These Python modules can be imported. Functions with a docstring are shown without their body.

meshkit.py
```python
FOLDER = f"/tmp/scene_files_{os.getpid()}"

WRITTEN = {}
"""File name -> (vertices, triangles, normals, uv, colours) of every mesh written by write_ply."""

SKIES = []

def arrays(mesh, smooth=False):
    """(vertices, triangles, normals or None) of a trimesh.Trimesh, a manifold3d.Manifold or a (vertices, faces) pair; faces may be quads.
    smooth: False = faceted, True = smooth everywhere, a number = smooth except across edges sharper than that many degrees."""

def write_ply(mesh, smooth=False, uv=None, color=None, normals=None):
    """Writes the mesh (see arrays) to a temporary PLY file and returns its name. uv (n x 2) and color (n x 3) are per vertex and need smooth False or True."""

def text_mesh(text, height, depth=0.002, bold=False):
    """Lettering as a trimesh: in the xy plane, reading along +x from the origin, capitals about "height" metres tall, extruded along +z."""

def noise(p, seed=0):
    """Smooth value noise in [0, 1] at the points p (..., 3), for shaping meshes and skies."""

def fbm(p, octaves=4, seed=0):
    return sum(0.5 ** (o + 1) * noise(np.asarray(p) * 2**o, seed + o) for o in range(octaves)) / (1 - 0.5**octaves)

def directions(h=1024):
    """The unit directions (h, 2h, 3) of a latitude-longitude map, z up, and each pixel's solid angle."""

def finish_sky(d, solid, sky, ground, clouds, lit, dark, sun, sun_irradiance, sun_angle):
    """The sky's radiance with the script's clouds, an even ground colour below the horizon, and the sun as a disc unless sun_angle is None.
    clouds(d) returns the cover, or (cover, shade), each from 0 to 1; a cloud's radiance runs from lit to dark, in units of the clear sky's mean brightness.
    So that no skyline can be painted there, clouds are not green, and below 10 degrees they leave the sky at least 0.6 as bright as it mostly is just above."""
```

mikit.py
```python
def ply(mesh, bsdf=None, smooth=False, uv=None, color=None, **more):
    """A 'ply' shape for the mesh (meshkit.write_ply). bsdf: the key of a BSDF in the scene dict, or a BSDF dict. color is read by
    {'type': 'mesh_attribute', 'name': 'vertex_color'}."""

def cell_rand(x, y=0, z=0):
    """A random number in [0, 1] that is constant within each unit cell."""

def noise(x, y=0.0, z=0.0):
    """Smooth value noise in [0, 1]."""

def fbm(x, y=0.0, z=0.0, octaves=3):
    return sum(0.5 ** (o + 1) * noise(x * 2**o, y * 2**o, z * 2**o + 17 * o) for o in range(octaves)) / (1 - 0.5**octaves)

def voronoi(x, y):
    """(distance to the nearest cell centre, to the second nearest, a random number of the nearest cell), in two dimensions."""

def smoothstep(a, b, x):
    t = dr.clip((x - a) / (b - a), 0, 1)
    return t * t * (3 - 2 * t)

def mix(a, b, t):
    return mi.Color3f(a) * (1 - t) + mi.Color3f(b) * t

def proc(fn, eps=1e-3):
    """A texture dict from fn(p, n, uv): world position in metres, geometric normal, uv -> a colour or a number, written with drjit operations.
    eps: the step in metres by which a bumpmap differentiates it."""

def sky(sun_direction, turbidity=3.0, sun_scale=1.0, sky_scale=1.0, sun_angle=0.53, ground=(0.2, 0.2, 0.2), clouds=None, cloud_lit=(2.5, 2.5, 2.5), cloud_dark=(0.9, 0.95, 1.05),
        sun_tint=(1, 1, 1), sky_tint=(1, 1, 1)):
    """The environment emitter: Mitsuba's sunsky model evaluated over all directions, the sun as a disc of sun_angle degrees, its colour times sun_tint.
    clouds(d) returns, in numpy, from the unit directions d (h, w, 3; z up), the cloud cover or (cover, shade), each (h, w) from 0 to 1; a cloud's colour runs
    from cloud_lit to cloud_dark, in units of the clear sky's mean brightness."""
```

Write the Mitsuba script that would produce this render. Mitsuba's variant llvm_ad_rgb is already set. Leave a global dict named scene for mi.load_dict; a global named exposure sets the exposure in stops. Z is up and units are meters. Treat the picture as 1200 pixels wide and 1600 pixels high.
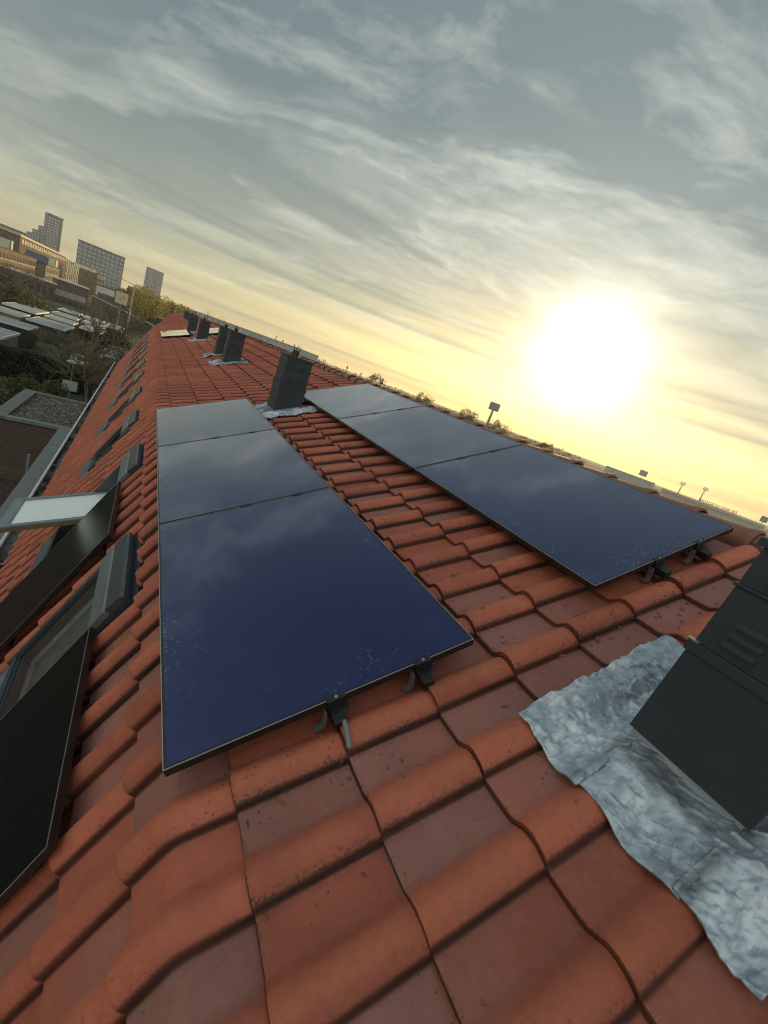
import math, random
import numpy as np
import trimesh
import drjit as dr
import mitsuba as mi
import manifold3d as m3
import shapely.geometry as sg
import mikit, meshkit
from mikit import proc, noise, fbm, cell_rand, smoothstep, mix, voronoi

T = mi.ScalarTransform4f
scene, labels = {}, {}
rng = np.random.default_rng(7)
random.seed(7)

# ---------------------------------------------------------------- camera
CAM = np.array([-0.2377, -1.0158, 1.2663])
YAW, PITCH, ROLL = 0.5919, -0.2561, 0.3528
_cy, _sy, _cp, _sp = math.cos(YAW), math.sin(YAW), math.cos(PITCH), math.sin(PITCH)
FWD = np.array([_sy * _cp, _cy * _cp, _sp]); _r = np.array([_cy, -_sy, 0.0]); _u = np.cross(_r, FWD)
UPV = -math.sin(ROLL) * _r + math.cos(ROLL) * _u
scene['camera'] = {'type': 'perspective', 'fov': 2 * math.degrees(math.atan(600 / 663.21)), 'fov_axis': 'x',
                   'near_clip': 0.02, 'far_clip': 20000.0,
                   'principal_point_offset_x': -13.28 / 1200, 'principal_point_offset_y': 9.5 / 1600,
                   'to_world': T().look_at(origin=CAM.tolist(), target=(CAM + FWD).tolist(), up=UPV.tolist())}

# ---------------------------------------------------------------- sky, sun, exposure
SUN = np.array([0.74966, 0.63582, 0.18372])
exposure = 2.95


def clouds(d):
    """A thin high overcast: a veil that forwards the sun's light, and cirrus drawn out along the wind."""
    ang = np.degrees(np.arccos(np.clip(d @ SUN, -1, 1)))
    z = np.maximum(d[..., 2], 0.012)
    px, py = d[..., 0] / (z + 0.06), d[..., 1] / (z + 0.06)
    ux, uy = 0.788, -0.615                                  # the wind's direction
    a, b = px * ux + py * uy, -px * uy + py * ux
    def fb(x, y, z, octaves, seed, gain=0.6):
        t, g, n = 0.0, 1.0, 0.0
        for o in range(octaves):
            t = t + g * meshkit.noise(np.stack([x * 2.03 ** o, y * 2.03 ** o, x * 0 + z + o], -1), seed + o); n += g; g *= gain
        return t / n
    w = fb(a * 0.9, b * 0.9, 3.0, 5, 11, 0.5) - 0.5
    c1 = fb(a * 0.75 + w * 1.2, b * 1.9 + w * 2.6, 7.0, 8, 3, 0.58)
    c2 = fb(a * 2.4 + w * 2.0, b * 9.0 + w * 5.0, 1.0, 7, 5, 0.66)
    c3 = fb(a * 0.36 + b * 0.31 + w, b * 0.52 - a * 0.27 + w, 4.0, 5, 9, 0.55)
    streak = np.clip((c1 - 0.44) * 3.0, 0, 1) * (0.15 + 1.4 * c2) * (0.25 + 0.9 * np.clip((c3 - 0.2) * 1.7, 0, 1))
    f1 = fb(a * 3.0 + w * 2.2, b * 5.0 + w * 3.0, 12.0, 8, 31, 0.66)
    wisp = np.clip((f1 - 0.47) * 4.0, 0, 1) * np.clip((fb(a * 0.8, b * 0.8, 2.0, 3, 41, 0.5) - 0.36) * 3.5, 0, 1)
    streak = streak + 0.40 * wisp
    el = np.degrees(np.arcsin(np.clip(d[..., 2], -1, 1)))
    band = meshkit.fbm(np.stack([px * 0.03, py * 0.03, el * 0.8], -1), 4, 21)
    low = np.exp(-np.maximum(el, 0) / 6.0)
    glow = 1.0 * np.exp(-(ang / 4.0) ** 1.6) + 0.055 * np.exp(-ang / 16.0) + 0.050 * np.exp(-ang / 36.0)
    far = np.clip((ang - 8) / 14, 0, 1)
    lit = glow * (0.95 + far * (0.75 * streak * (1 - 0.6 * low) - 0.15)) + 0.085 * streak * (1 - 0.75 * low) + 0.012 + 0.036 * np.exp(-np.maximum(el, 0) / 11.0)
    lit = lit + 0.10 * np.clip((ang - 55) / 60, 0, 1) ** 1.3 * (0.6 + 0.8 * c3)        # added, mostly out-of-frame cloud brightness away from the sun, to fill-light the roof
    lit = lit * (1 - 0.40 * far * low * np.clip((band - 0.45) * 4, 0, 1))
    bank = np.exp(-((el - 3.1 - 1.2 * (band - 0.5)) / 0.75) ** 2) * np.clip((meshkit.fbm(np.stack([px * 0.06, py * 0.06, el * 0.25], -1), 3, 51) - 0.30) * 3, 0, 1)
    lit = lit * (1 - 0.45 * bank)
    cover = 0.99 - 0.60 * np.exp(-np.maximum(el, 0) / 9.0) * (1 - np.clip((band - 0.5) * 2.5, 0, 0.6))
    cover = np.maximum(np.maximum(cover, 0.62 * bank), 0.97 * np.exp(-(ang / 13.0) ** 2))
    return cover, 1 - np.clip(lit, 0, 1)


scene['sky'] = mikit.sky(SUN, turbidity=4.0, sun_scale=0.9, sky_scale=1.0, sun_angle=7.0, ground=(0.12, 0.12, 0.11), clouds=clouds,
                         cloud_lit=(13.6, 13.3, 10.8), cloud_dark=(0.12, 0.33, 0.50), sun_tint=(0.86, 0.92, 0.85), sky_tint=(0.98, 0.88, 0.52))

# ---------------------------------------------------------------- frames of the roof (metres)
P_UP, Q_LO = 0.4139, 1.0797
eU, nU = np.array([math.cos(P_UP), 0, math.sin(P_UP)]), np.array([-math.sin(P_UP), 0, math.cos(P_UP)])
eL, nL = np.array([-math.cos(Q_LO), 0, -math.sin(Q_LO)]), np.array([-math.sin(Q_LO), 0, math.cos(Q_LO)])
YV = np.array([0, 1.0, 0])
PAN = 0.135                              # the tiles' pans lie this far under the solar panels' glass
BEND = -nU * PAN
S0, TW, J0, GU = -0.1478, 0.263, 0.1705, 0.3546
JL, GL = 0.150, 0.345
NU_C, NL_C = 8, 8                        # courses above and below the bend
K0, K1 = -9, 111                         # columns of tiles of the near house
Y0, Y1 = S0 + K0 * TW, S0 + K1 * TW
RIDGE_T = 3.15
EAVE_T = JL + NL_C * GL + 0.03
GROUND = -9.0


def frame(ex, ey, ez, o):
    m = np.eye(4); m[:3, 0], m[:3, 1], m[:3, 2], m[:3, 3] = ex, ey, ez, o
    return m


def tf(m):
    return T(np.asarray(m, float).tolist())


def apply(m, v):
    return np.asarray(v, float) @ m[:3, :3].T + m[:3, 3]


def U(s, t, h=0.0):
    return YV * s + eU * t + nU * (h - PAN)


def Lp(s, t, h=0.0):
    return BEND + YV * s + eL * t + nL * h


M_UP = frame(YV, eU, nU, -nU * PAN)      # local (s, t, h); left-handed, moved() turns the faces
M_UPR = frame(-YV, eU, nU, -nU * PAN)    # local (-s, t, h)
M_LO = frame(YV, eL, nL, BEND)           # local (s, t', h)

# ---------------------------------------------------------------- helpers


def numbered(key):
    if key not in used:
        used.add(key); return key
    i = counts.get(key, 0) + 1
    while f'{key}_{i:03d}' in used:
        i += 1
    counts[key] = i
    key = f'{key}_{i:03d}'
    used.add(key)
    return key


used, counts = set(), {}


def thing(name, label, cat, group=None):
    key = numbered(name)
    labels[key] = {'label': label, 'category': cat}
    if group:
        labels[key]['group'] = group
    return key


def put(name, mesh, bsdf, parent=None, smooth=False, label=None, kind=None, uv=None, m=None, shape=None):
    key = numbered(f'{parent}__{name}' if parent else name)
    d = dict(shape) if shape else mikit.ply(mesh, bsdf, smooth=smooth, uv=uv)
    if m is not None:
        d['to_world'] = tf(m)
    scene[key] = d
    if label or kind:
        labels.setdefault(key, {})
        if label:
            labels[key]['label'] = label
        if kind:
            labels[key]['kind'] = kind
    return key


def cat(ms):
    vs, fs, n = [], [], 0
    for m in ms:
        v, f = (m.vertices, m.faces) if hasattr(m, 'vertices') else m
        vs.append(np.asarray(v)); fs.append(np.asarray(f) + n); n += len(vs[-1])
    return trimesh.Trimesh(np.vstack(vs), np.vstack(fs), process=False)


_CB = {}


def box(x0, x1, y0, y1, z0, z1, bev=0.0):
    """A box, its edges chamfered by bev."""
    if bev <= 0:
        v = np.array([[x, y, z] for x in (x0, x1) for y in (y0, y1) for z in (z0, z1)], float)
        f = np.array([[0, 1, 3], [0, 3, 2], [4, 6, 7], [4, 7, 5], [0, 4, 5], [0, 5, 1], [2, 3, 7], [2, 7, 6], [0, 2, 6], [0, 6, 4], [1, 5, 7], [1, 7, 3]])
        return trimesh.Trimesh(v, f, process=False)
    pts = []
    for x, a in ((x0, 1), (x1, -1)):
        for y, b in ((y0, 1), (y1, -1)):
            for z, c in ((z0, 1), (z1, -1)):
                pts += [[x + a * bev, y + b * bev, z], [x + a * bev, y, z + c * bev], [x, y + b * bev, z + c * bev]]
    h = trimesh.convex.convex_hull(np.array(pts))
    return h


def moved(mesh, m):
    v = apply(m, mesh.vertices)
    f = np.asarray(mesh.faces)
    if np.linalg.det(m[:3, :3]) < 0:
        f = f[:, ::-1]
    return trimesh.Trimesh(v, f, process=False)


def tube(pts, r, n=8, cap=True):
    pts = np.asarray(pts, float); rr = np.broadcast_to(np.asarray(r, float), (len(pts),))
    tang = np.gradient(pts, axis=0); tang /= np.linalg.norm(tang, axis=1, keepdims=True) + 1e-12
    ref = np.array([0, 0, 1.0]) if abs(tang[0][2]) < 0.9 else np.array([1.0, 0, 0])
    a = np.arange(n) * 2 * math.pi / n
    vs = []
    for p, t, q in zip(pts, tang, rr):
        x = np.cross(t, ref); x /= np.linalg.norm(x) + 1e-12; y = np.cross(t, x)
        vs.append(p + q * (np.cos(a)[:, None] * x + np.sin(a)[:, None] * y))
    v = np.vstack(vs); f = []
    i = np.arange(n); j = (i + 1) % n
    for k in range(len(pts) - 1):
        f += [np.stack([k * n + i, k * n + j, (k + 1) * n + j], 1), np.stack([k * n + i, (k + 1) * n + j, (k + 1) * n + i], 1)]
    if cap:
        f += [np.stack([i[1:-1] * 0, i[2:], i[1:-1]], 1), np.stack([i[1:-1] * 0, i[1:-1], i[2:]], 1) + (len(pts) - 1) * n]
    return trimesh.Trimesh(v, np.vstack(f), process=False)


def grid(P, cyclic=False, flip=False):
    """P (a, b, 3) -> triangles."""
    a, b = P.shape[:2]
    i = np.arange(a * b).reshape(a, b)
    q = np.stack([i[:-1, :-1], i[1:, :-1], i[1:, 1:], i[:-1, 1:]], -1).reshape(-1, 4)
    f = np.vstack([q[:, [0, 1, 2]], q[:, [0, 2, 3]]])
    if flip:
        f = f[:, ::-1]
    return trimesh.Trimesh(P.reshape(-1, 3), f, process=False)


def prism(poly, z0, z1):
    """Polygon in xy extruded from z0 to z1."""
    m = trimesh.creation.extrude_polygon(sg.Polygon(poly) if not hasattr(poly, 'exterior') else poly, z1 - z0, engine='earcut')
    m.apply_translation([0, 0, z0]); return m


def rgb(*c):
    return {'type': 'rgb', 'value': list(c)}


def two(d):
    return {'type': 'twosided', 'bsdf': d}


def mat(key, col, rough=0.6, spec=0.5, metal=0.0, **k):
    scene[key] = two({'type': 'principled', 'base_color': col if isinstance(col, dict) else rgb(*col), 'roughness': rough if isinstance(rough, dict) else float(rough),
                      'specular': float(spec), 'metallic': float(metal), **k})
    return key


def bumped(key, fn, scale, inner, eps=1e-3):
    scene[key] = two({'type': 'bumpmap', 'arbitrary': proc(fn, eps), 'scale': float(scale), 'bsdf': inner})
    return key


# ---------------------------------------------------------------- materials
def tile_color(upper, bend=False):
    dirt_shade = 0.35 if bend else 0.85 if upper else 0.3
    e, j, g = (eU, J0, GU) if upper else (eL, JL, GL)

    def fn(p, n, uv):
        ks = dr.floor((p.y - S0) / TW + 0.004)
        if bend:
            kt = mi.Float(77.0)
        elif upper:
            kt = dr.floor(((p.x * e[0] + p.z * e[2]) - j) / g + 0.03)
        else:
            kt = dr.floor((((p.x - BEND[0]) * e[0] + (p.z - BEND[2]) * e[2]) - j) / g - 0.03) + 40
        r = cell_rand(ks, kt, 3); r2 = cell_rand(ks, kt, 9); r3 = cell_rand(ks, kt, 21)
        big = fbm(p.x * 2.6 + r * 3, p.y * 2.6, p.z * 2.6, 3)
        fine = fbm(p.x * 60, p.y * 60, p.z * 60, 3)
        grain = noise(p.x * 520, p.y * 520, p.z * 520)
        u, v = uv.x, uv.y
        base = mix((0.395, 0.106, 0.066), (0.485, 0.132, 0.080), smoothstep(0.3, 0.75, big + 0.25 * (r - 0.5)))
        base = base * (0.84 + 0.3 * r2)
        # worn, brighter clay on the roll
        wear = smoothstep(0.07, 0.18, u) * (1 - smoothstep(0.33, 0.44, u)) * smoothstep(0.25, 0.7, big + 0.35 * (r3 - 0.4))
        base = mix(base, (0.52, 0.150, 0.075), wear * 0.6)
        # grey-violet bloom that the pan and the roll's foot keep
        near = smoothstep(0.36, 0.54, u + 0.14 * (fine - 0.5)) * (1 - smoothstep(0.93, 1.0, u))
        pat = near * smoothstep(0.40, 0.80, 0.55 * r + 0.60 * big) * (0.45 + 0.4 * fine + 0.45 * (grain - 0.3))
        base = mix(base, (0.275, 0.145, 0.130), dr.clip(pat * 1.15, 0, 1) * 0.85)
        # dirt in the joints, with the shade of gaps and roll edges painted in
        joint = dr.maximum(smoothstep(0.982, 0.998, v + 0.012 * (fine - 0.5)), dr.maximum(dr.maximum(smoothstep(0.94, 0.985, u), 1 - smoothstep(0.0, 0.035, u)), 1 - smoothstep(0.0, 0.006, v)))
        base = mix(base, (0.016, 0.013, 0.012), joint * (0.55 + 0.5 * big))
        # dirt and lichen on lip and side joint, deepened as painted roll-edge shade
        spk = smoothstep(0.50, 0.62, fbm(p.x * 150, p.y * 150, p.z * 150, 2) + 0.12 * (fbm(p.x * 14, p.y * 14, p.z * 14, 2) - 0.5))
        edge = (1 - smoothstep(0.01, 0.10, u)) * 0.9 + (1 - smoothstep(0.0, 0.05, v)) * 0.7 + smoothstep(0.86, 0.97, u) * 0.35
        base = mix(base, (0.035, 0.031, 0.027), dr.clip(edge, 0, 1) * dr.clip(spk * 1.0 + 0.2, 0, 1) * (0.25 + 0.75 * smoothstep(0.4, 0.65, fbm(p.x * 5 + 3, p.y * 5, p.z * 5, 2))) * dirt_shade)
        dots = smoothstep(0.83, 0.87, noise(p.x * 95, p.y * 95, p.z * 95)) * smoothstep(0.5, 0.7, big)
        base = mix(base, (0.05, 0.042, 0.036), dots * 0.75)
        pale = smoothstep(0.925, 0.95, noise(p.x * 70 + 31, p.y * 70, p.z * 70)) * smoothstep(0.55, 0.7, fbm(p.x * 3 + 9, p.y * 3, p.z * 3, 2))
        base = mix(base, (0.36, 0.33, 0.29), pale * 0.6)
        return base * (0.84 + 0.20 * grain + 0.24 * (fine - 0.25)) * (0.88 + 0.24 * fbm(p.x * 9 + 5, p.y * 9, p.z * 9, 2))
    return fn


def tile_bump(p, n, uv):
    return fbm(p.x * 260, p.y * 260, p.z * 260, 2) * 0.6 + fbm(p.x * 40, p.y * 40, p.z * 40, 2) * 1.6


def tile_rough(p, n, uv):
    return 0.50 + 0.26 * fbm(p.x * 22, p.y * 22, p.z * 22, 2)


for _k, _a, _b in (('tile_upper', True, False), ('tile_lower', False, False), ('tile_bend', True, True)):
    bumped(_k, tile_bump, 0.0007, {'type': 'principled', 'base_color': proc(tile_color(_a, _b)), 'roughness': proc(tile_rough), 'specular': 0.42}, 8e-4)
mat('tile_far', proc(lambda p, n, uv: mix((0.355, 0.088, 0.062), (0.44, 0.11, 0.074), fbm(p.x * 2, p.y * 2, p.z * 2, 3))), 0.6, 0.4)


def ridge_color(p, n, uv):
    big = fbm(p.x * 6, p.y * 6, p.z * 6, 3)
    spk = smoothstep(0.5, 0.6, fbm(p.x * 130, p.y * 130, p.z * 130, 2) + 0.3 * (fbm(p.x * 9, p.y * 9, p.z * 9, 2) - 0.45))
    c = mix((0.27, 0.10, 0.07), (0.37, 0.125, 0.08), big)
    return mix(c, (0.13, 0.115, 0.105), spk * 0.6)


bumped('ridge_clay', tile_bump, 0.0008, {'type': 'principled', 'base_color': proc(ridge_color), 'roughness': 0.62, 'specular': 0.4}, 8e-4)


def lead_color(p, n, uv):
    # uv.x: grime that has gathered along seams and at the foot of the chimney, 0 to 1
    a = fbm(p.x * 6, p.y * 6, p.z * 6, 4)
    w = fbm(p.x * 26 + a * 3, p.y * 40 + a * 4, p.z * 26, 5)
    c = mix((0.36, 0.43, 0.52), (0.66, 0.735, 0.82), smoothstep(0.32, 0.68, w * 0.6 + a * 0.4))
    g = dr.clip(uv.x * 1.2 + 1.5 * (fbm(p.x * 16 + 3, p.y * 16, p.z * 16, 4) - 0.56), 0, 1)
    c = mix(c, (0.12, 0.128, 0.135), g * 0.85)
    scr = smoothstep(0.60, 0.68, fbm(p.x * 34, p.y * 100 + a * 6, p.z * 34, 3))
    return mix(c, (0.11, 0.12, 0.135), scr * 0.3)


mat('lead', proc(lead_color), 0.42, 0.6, 0.45)
mat('upstand_lead', proc(lambda p, n, uv: mix((0.24, 0.29, 0.35), (0.44, 0.50, 0.56), fbm(p.x * 14, p.y * 6, p.z * 30, 4))), 0.4, 0.5, 0.35)
mat('lead_seam', (0.055, 0.055, 0.055), 0.8, 0.3)
mat('zinc', proc(lambda p, n, uv: mix((0.20, 0.22, 0.24), (0.36, 0.38, 0.40), fbm(p.x * 9, p.y * 5, p.z * 9, 4))), 0.45, 0.5, 0.35)
mat('gutter_dirt', proc(lambda p, n, uv: mix((0.07, 0.066, 0.06), (0.34, 0.34, 0.33), smoothstep(0.40, 0.62, fbm(p.x * 9, p.y * 2.2, p.z * 9, 4)))), 0.8, 0.3)
bumped('anthracite', lambda p, n, uv: noise(p.x * 700, p.y * 700, p.z * 700), 0.00035,
       {'type': 'principled', 'base_color': proc(lambda p, n, uv: mix((0.026, 0.034, 0.044), (0.038, 0.049, 0.062), fbm(p.x * 6, p.y * 6, p.z * 6, 3))), 'roughness': 0.5, 'specular': 0.45}, 5e-4)
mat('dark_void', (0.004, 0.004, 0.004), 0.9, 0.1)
mat('alu_black', (0.012, 0.012, 0.014), 0.34, 0.6)
mat('alu_edge', (0.42, 0.43, 0.44), 0.35, 0.5, 0.6)
mat('alu_grey', (0.30, 0.31, 0.32), 0.42, 0.5, 0.7)
mat('alu_brown', (0.10, 0.085, 0.075), 0.45, 0.5, 0.3)
mat('plastic_black', (0.010, 0.010, 0.011), 0.40, 0.5)
mat('screw', (0.55, 0.55, 0.55), 0.3, 0.5, 0.9)
mat('pipe_grey', (0.20, 0.22, 0.24), 0.5, 0.5)


def pv_color(p, n, uv):
    # chalky hand and shoe smears left near the rims
    a = fbm(p.x * 3.0, p.y * 3.0, p.z * 3.0, 3)
    s = smoothstep(0.60, 0.74, fbm(p.x * 60 + p.y * 40, p.y * 80 - p.x * 60, p.z * 14, 3)) * smoothstep(0.64, 0.78, a + 0.1)
    rim = (1 - smoothstep(0.02, 0.16, uv.x)) + smoothstep(0.84, 0.98, uv.x) + (1 - smoothstep(0.03, 0.2, uv.y)) + smoothstep(0.8, 0.97, uv.y)
    s = s * dr.clip(rim, 0.0, 1)
    return mix((0.010, 0.018, 0.130), (0.20, 0.25, 0.36), s * 0.4)


scene['pv_glass'] = two({'type': 'principled', 'base_color': proc(pv_color), 'metallic': 0.8, 'sheen': 0.5, 'roughness': proc(lambda p, n, uv: 0.06 + 0.04 * fbm(p.x * 4, p.y * 4, p.z * 4, 2)), 'specular': 0.8, 'clearcoat': 1.0, 'clearcoat_gloss': 0.97})
scene['pv_cover'] = {'type': 'thindielectric', 'int_ior': 1.32}
scene['pv_glass_low'] = two({'type': 'principled', 'base_color': rgb(0.003, 0.0035, 0.005), 'roughness': 0.2, 'specular': 0.45})
mat('clad', proc(lambda p, n, uv: mix((0.052, 0.064, 0.080), (0.078, 0.092, 0.112), fbm(p.x * 8, p.y * 3, p.z * 8, 3))), 0.38, 0.5, 0.25)
mat('clad_light', proc(lambda p, n, uv: mix((0.15, 0.175, 0.20), (0.22, 0.245, 0.27), fbm(p.x * 9, p.y * 4, p.z * 9, 3))), 0.4, 0.5, 0.25)
mat('clad_dark', (0.02, 0.025, 0.033), 0.4, 0.5)
mat('pine', proc(lambda p, n, uv: mix((0.30, 0.20, 0.11), (0.42, 0.30, 0.18), fbm(p.x * 40, p.y * 3, p.z * 9, 3))), 0.5, 0.4)
mat('pine_dark', (0.17, 0.12, 0.08), 0.6, 0.4)
mat('white_paint', (0.72, 0.73, 0.72), 0.45, 0.5)
mat('reflection_sheet', (0.15, 0.205, 0.175), 0.8, 0.3)
mat('room', (0.12, 0.14, 0.12), 0.9, 0.2)
scene['pane'] = {'type': 'thindielectric', 'int_ior': 1.6}
mat('pane_far', (0.035, 0.045, 0.052), 0.12, 0.6)
mat('sash_glass', (0.88, 0.92, 0.91), 0.22, 0.8, 0.3)  # pale base stands in for bright sky reflected on the open pane
scene['sash_pane'] = {'type': 'dielectric', 'int_ior': 1.6}
mat('slate_blue', (0.10, 0.14, 0.19), 0.5, 0.5)
mat('conc', proc(lambda p, n, uv: mix((0.16, 0.19, 0.19), (0.25, 0.28, 0.275), fbm(p.x * 5, p.y * 5, p.z * 5, 4))), 0.8, 0.3)
mat('conc_dirty', proc(lambda p, n, uv: mix((0.11, 0.12, 0.10), (0.24, 0.25, 0.23), fbm(p.x * 4, p.y * 4, p.z * 4, 4))), 0.85, 0.3)
mat('gravel_base', proc(lambda p, n, uv: mix((0.05, 0.05, 0.05), (0.12, 0.115, 0.105), noise(p.x * 30, p.y * 30, p.z * 30))), 0.9, 0.2)
mat('pebble', proc(lambda p, n, uv: mix((0.08, 0.078, 0.075), (0.42, 0.38, 0.32), dr.power(cell_rand(p.x * 14, p.y * 14, p.z * 3), 2.2))), 0.8, 0.3)
mat('bark', proc(lambda p, n, uv: mix((0.12, 0.105, 0.075), (0.24, 0.21, 0.15), fbm(p.x * 9, p.y * 9, p.z * 3, 3))), 0.9, 0.2)
mat('twig', (0.19, 0.155, 0.095), 0.9, 0.2)
mat('hedge_leaf', proc(lambda p, n, uv: mix((0.008, 0.014, 0.008), (0.03, 0.045, 0.018), noise(p.x * 6, p.y * 6, p.z * 6))), 0.7, 0.3)
mat('bush_leaf', proc(lambda p, n, uv: mix((0.035, 0.06, 0.02), (0.13, 0.145, 0.05), noise(p.x * 5, p.y * 5, p.z * 5))), 0.7, 0.3)
mat('willow_leaf', proc(lambda p, n, uv: mix((0.26, 0.23, 0.045), (0.50, 0.41, 0.09), noise(p.x * 0.8, p.y * 0.8, p.z * 0.8))), 0.7, 0.3)
mat('olive_leaf', proc(lambda p, n, uv: mix((0.10, 0.095, 0.05), (0.22, 0.19, 0.10), noise(p.x * 0.8, p.y * 0.8, p.z * 0.8))), 0.7, 0.3)
mat('dry_leaf', proc(lambda p, n, uv: mix((0.17, 0.06, 0.03), (0.32, 0.19, 0.09), noise(p.x * 40, p.y * 40, p.z * 40))), 0.8, 0.2)
mat('soil', proc(lambda p, n, uv: mix(mix((0.055, 0.053, 0.042), (0.11, 0.105, 0.08), fbm(p.x * 0.6, p.y * 0.6, 0.0, 4)), (0.05, 0.06, 0.035), smoothstep(0.5, 0.65, fbm(p.x * 0.05, p.y * 0.05, 3.0, 3)))), 0.95, 0.2)


def brick_fn(c0, c1, mortar=(0.20, 0.18, 0.16), sx=0.22, sz=0.065):
    def fn(p, n, uv):
        h = p.x + p.y
        row = dr.floor(p.z / sz)
        x = h / sx + 0.5 * (row - 2 * dr.floor(row / 2))
        fx, fz = x - dr.floor(x), p.z / sz - row
        m = dr.maximum(1 - smoothstep(0.0, 0.06, dr.minimum(fx, 1 - fx)), 1 - smoothstep(0.0, 0.16, dr.minimum(fz, 1 - fz)))
        c = mix(c0, c1, cell_rand(dr.floor(x), row, 1)) * (0.75 + 0.5 * fbm(p.x * 0.7, p.y * 0.7, p.z * 0.7, 3))
        return mix(c, mortar, m * 0.6)
    return fn


mat('brick_red', proc(brick_fn((0.13, 0.050, 0.038), (0.20, 0.085, 0.06))), 0.9, 0.2)
mat('brick_dark', proc(brick_fn((0.085, 0.058, 0.052), (0.15, 0.10, 0.088))), 0.9, 0.2)
mat('brick_purple', proc(brick_fn((0.085, 0.062, 0.066), (0.13, 0.09, 0.092), (0.11, 0.09, 0.09))), 0.9, 0.2)
mat('brick_sand', proc(brick_fn((0.10, 0.08, 0.07), (0.15, 0.125, 0.11))), 0.9, 0.2)
mat('brick_orange', proc(brick_fn((0.26, 0.12, 0.07), (0.36, 0.17, 0.10))), 0.9, 0.2)
mat('brick_grey', proc(brick_fn((0.16, 0.15, 0.13), (0.27, 0.25, 0.21))), 0.9, 0.2)
mat('paving', proc(brick_fn((0.060, 0.036, 0.032), (0.10, 0.060, 0.052), (0.04, 0.035, 0.03), 0.2, 0.1)), 0.9, 0.2)
mat('paver', proc(lambda p, n, uv: mix((0.055, 0.036, 0.032), (0.105, 0.062, 0.052), cell_rand(dr.floor(p.x * 9.6), dr.floor(p.y * 4.8), 2)) * (0.7 + 0.6 * fbm(p.x * 3, p.y * 3, 0.0, 3))), 0.9, 0.2)
mat('concrete_far', proc(lambda p, n, uv: mix((0.42, 0.43, 0.43), (0.52, 0.52, 0.51), fbm(p.x * 0.3, p.y * 0.3, p.z * 0.3, 3))), 0.8, 0.3)
mat('concrete_blue', proc(lambda p, n, uv: mix((0.055, 0.12, 0.20), (0.085, 0.165, 0.25), fbm(p.x * 0.3, p.y * 0.3, p.z * 0.3, 3))), 0.8, 0.3)
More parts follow.
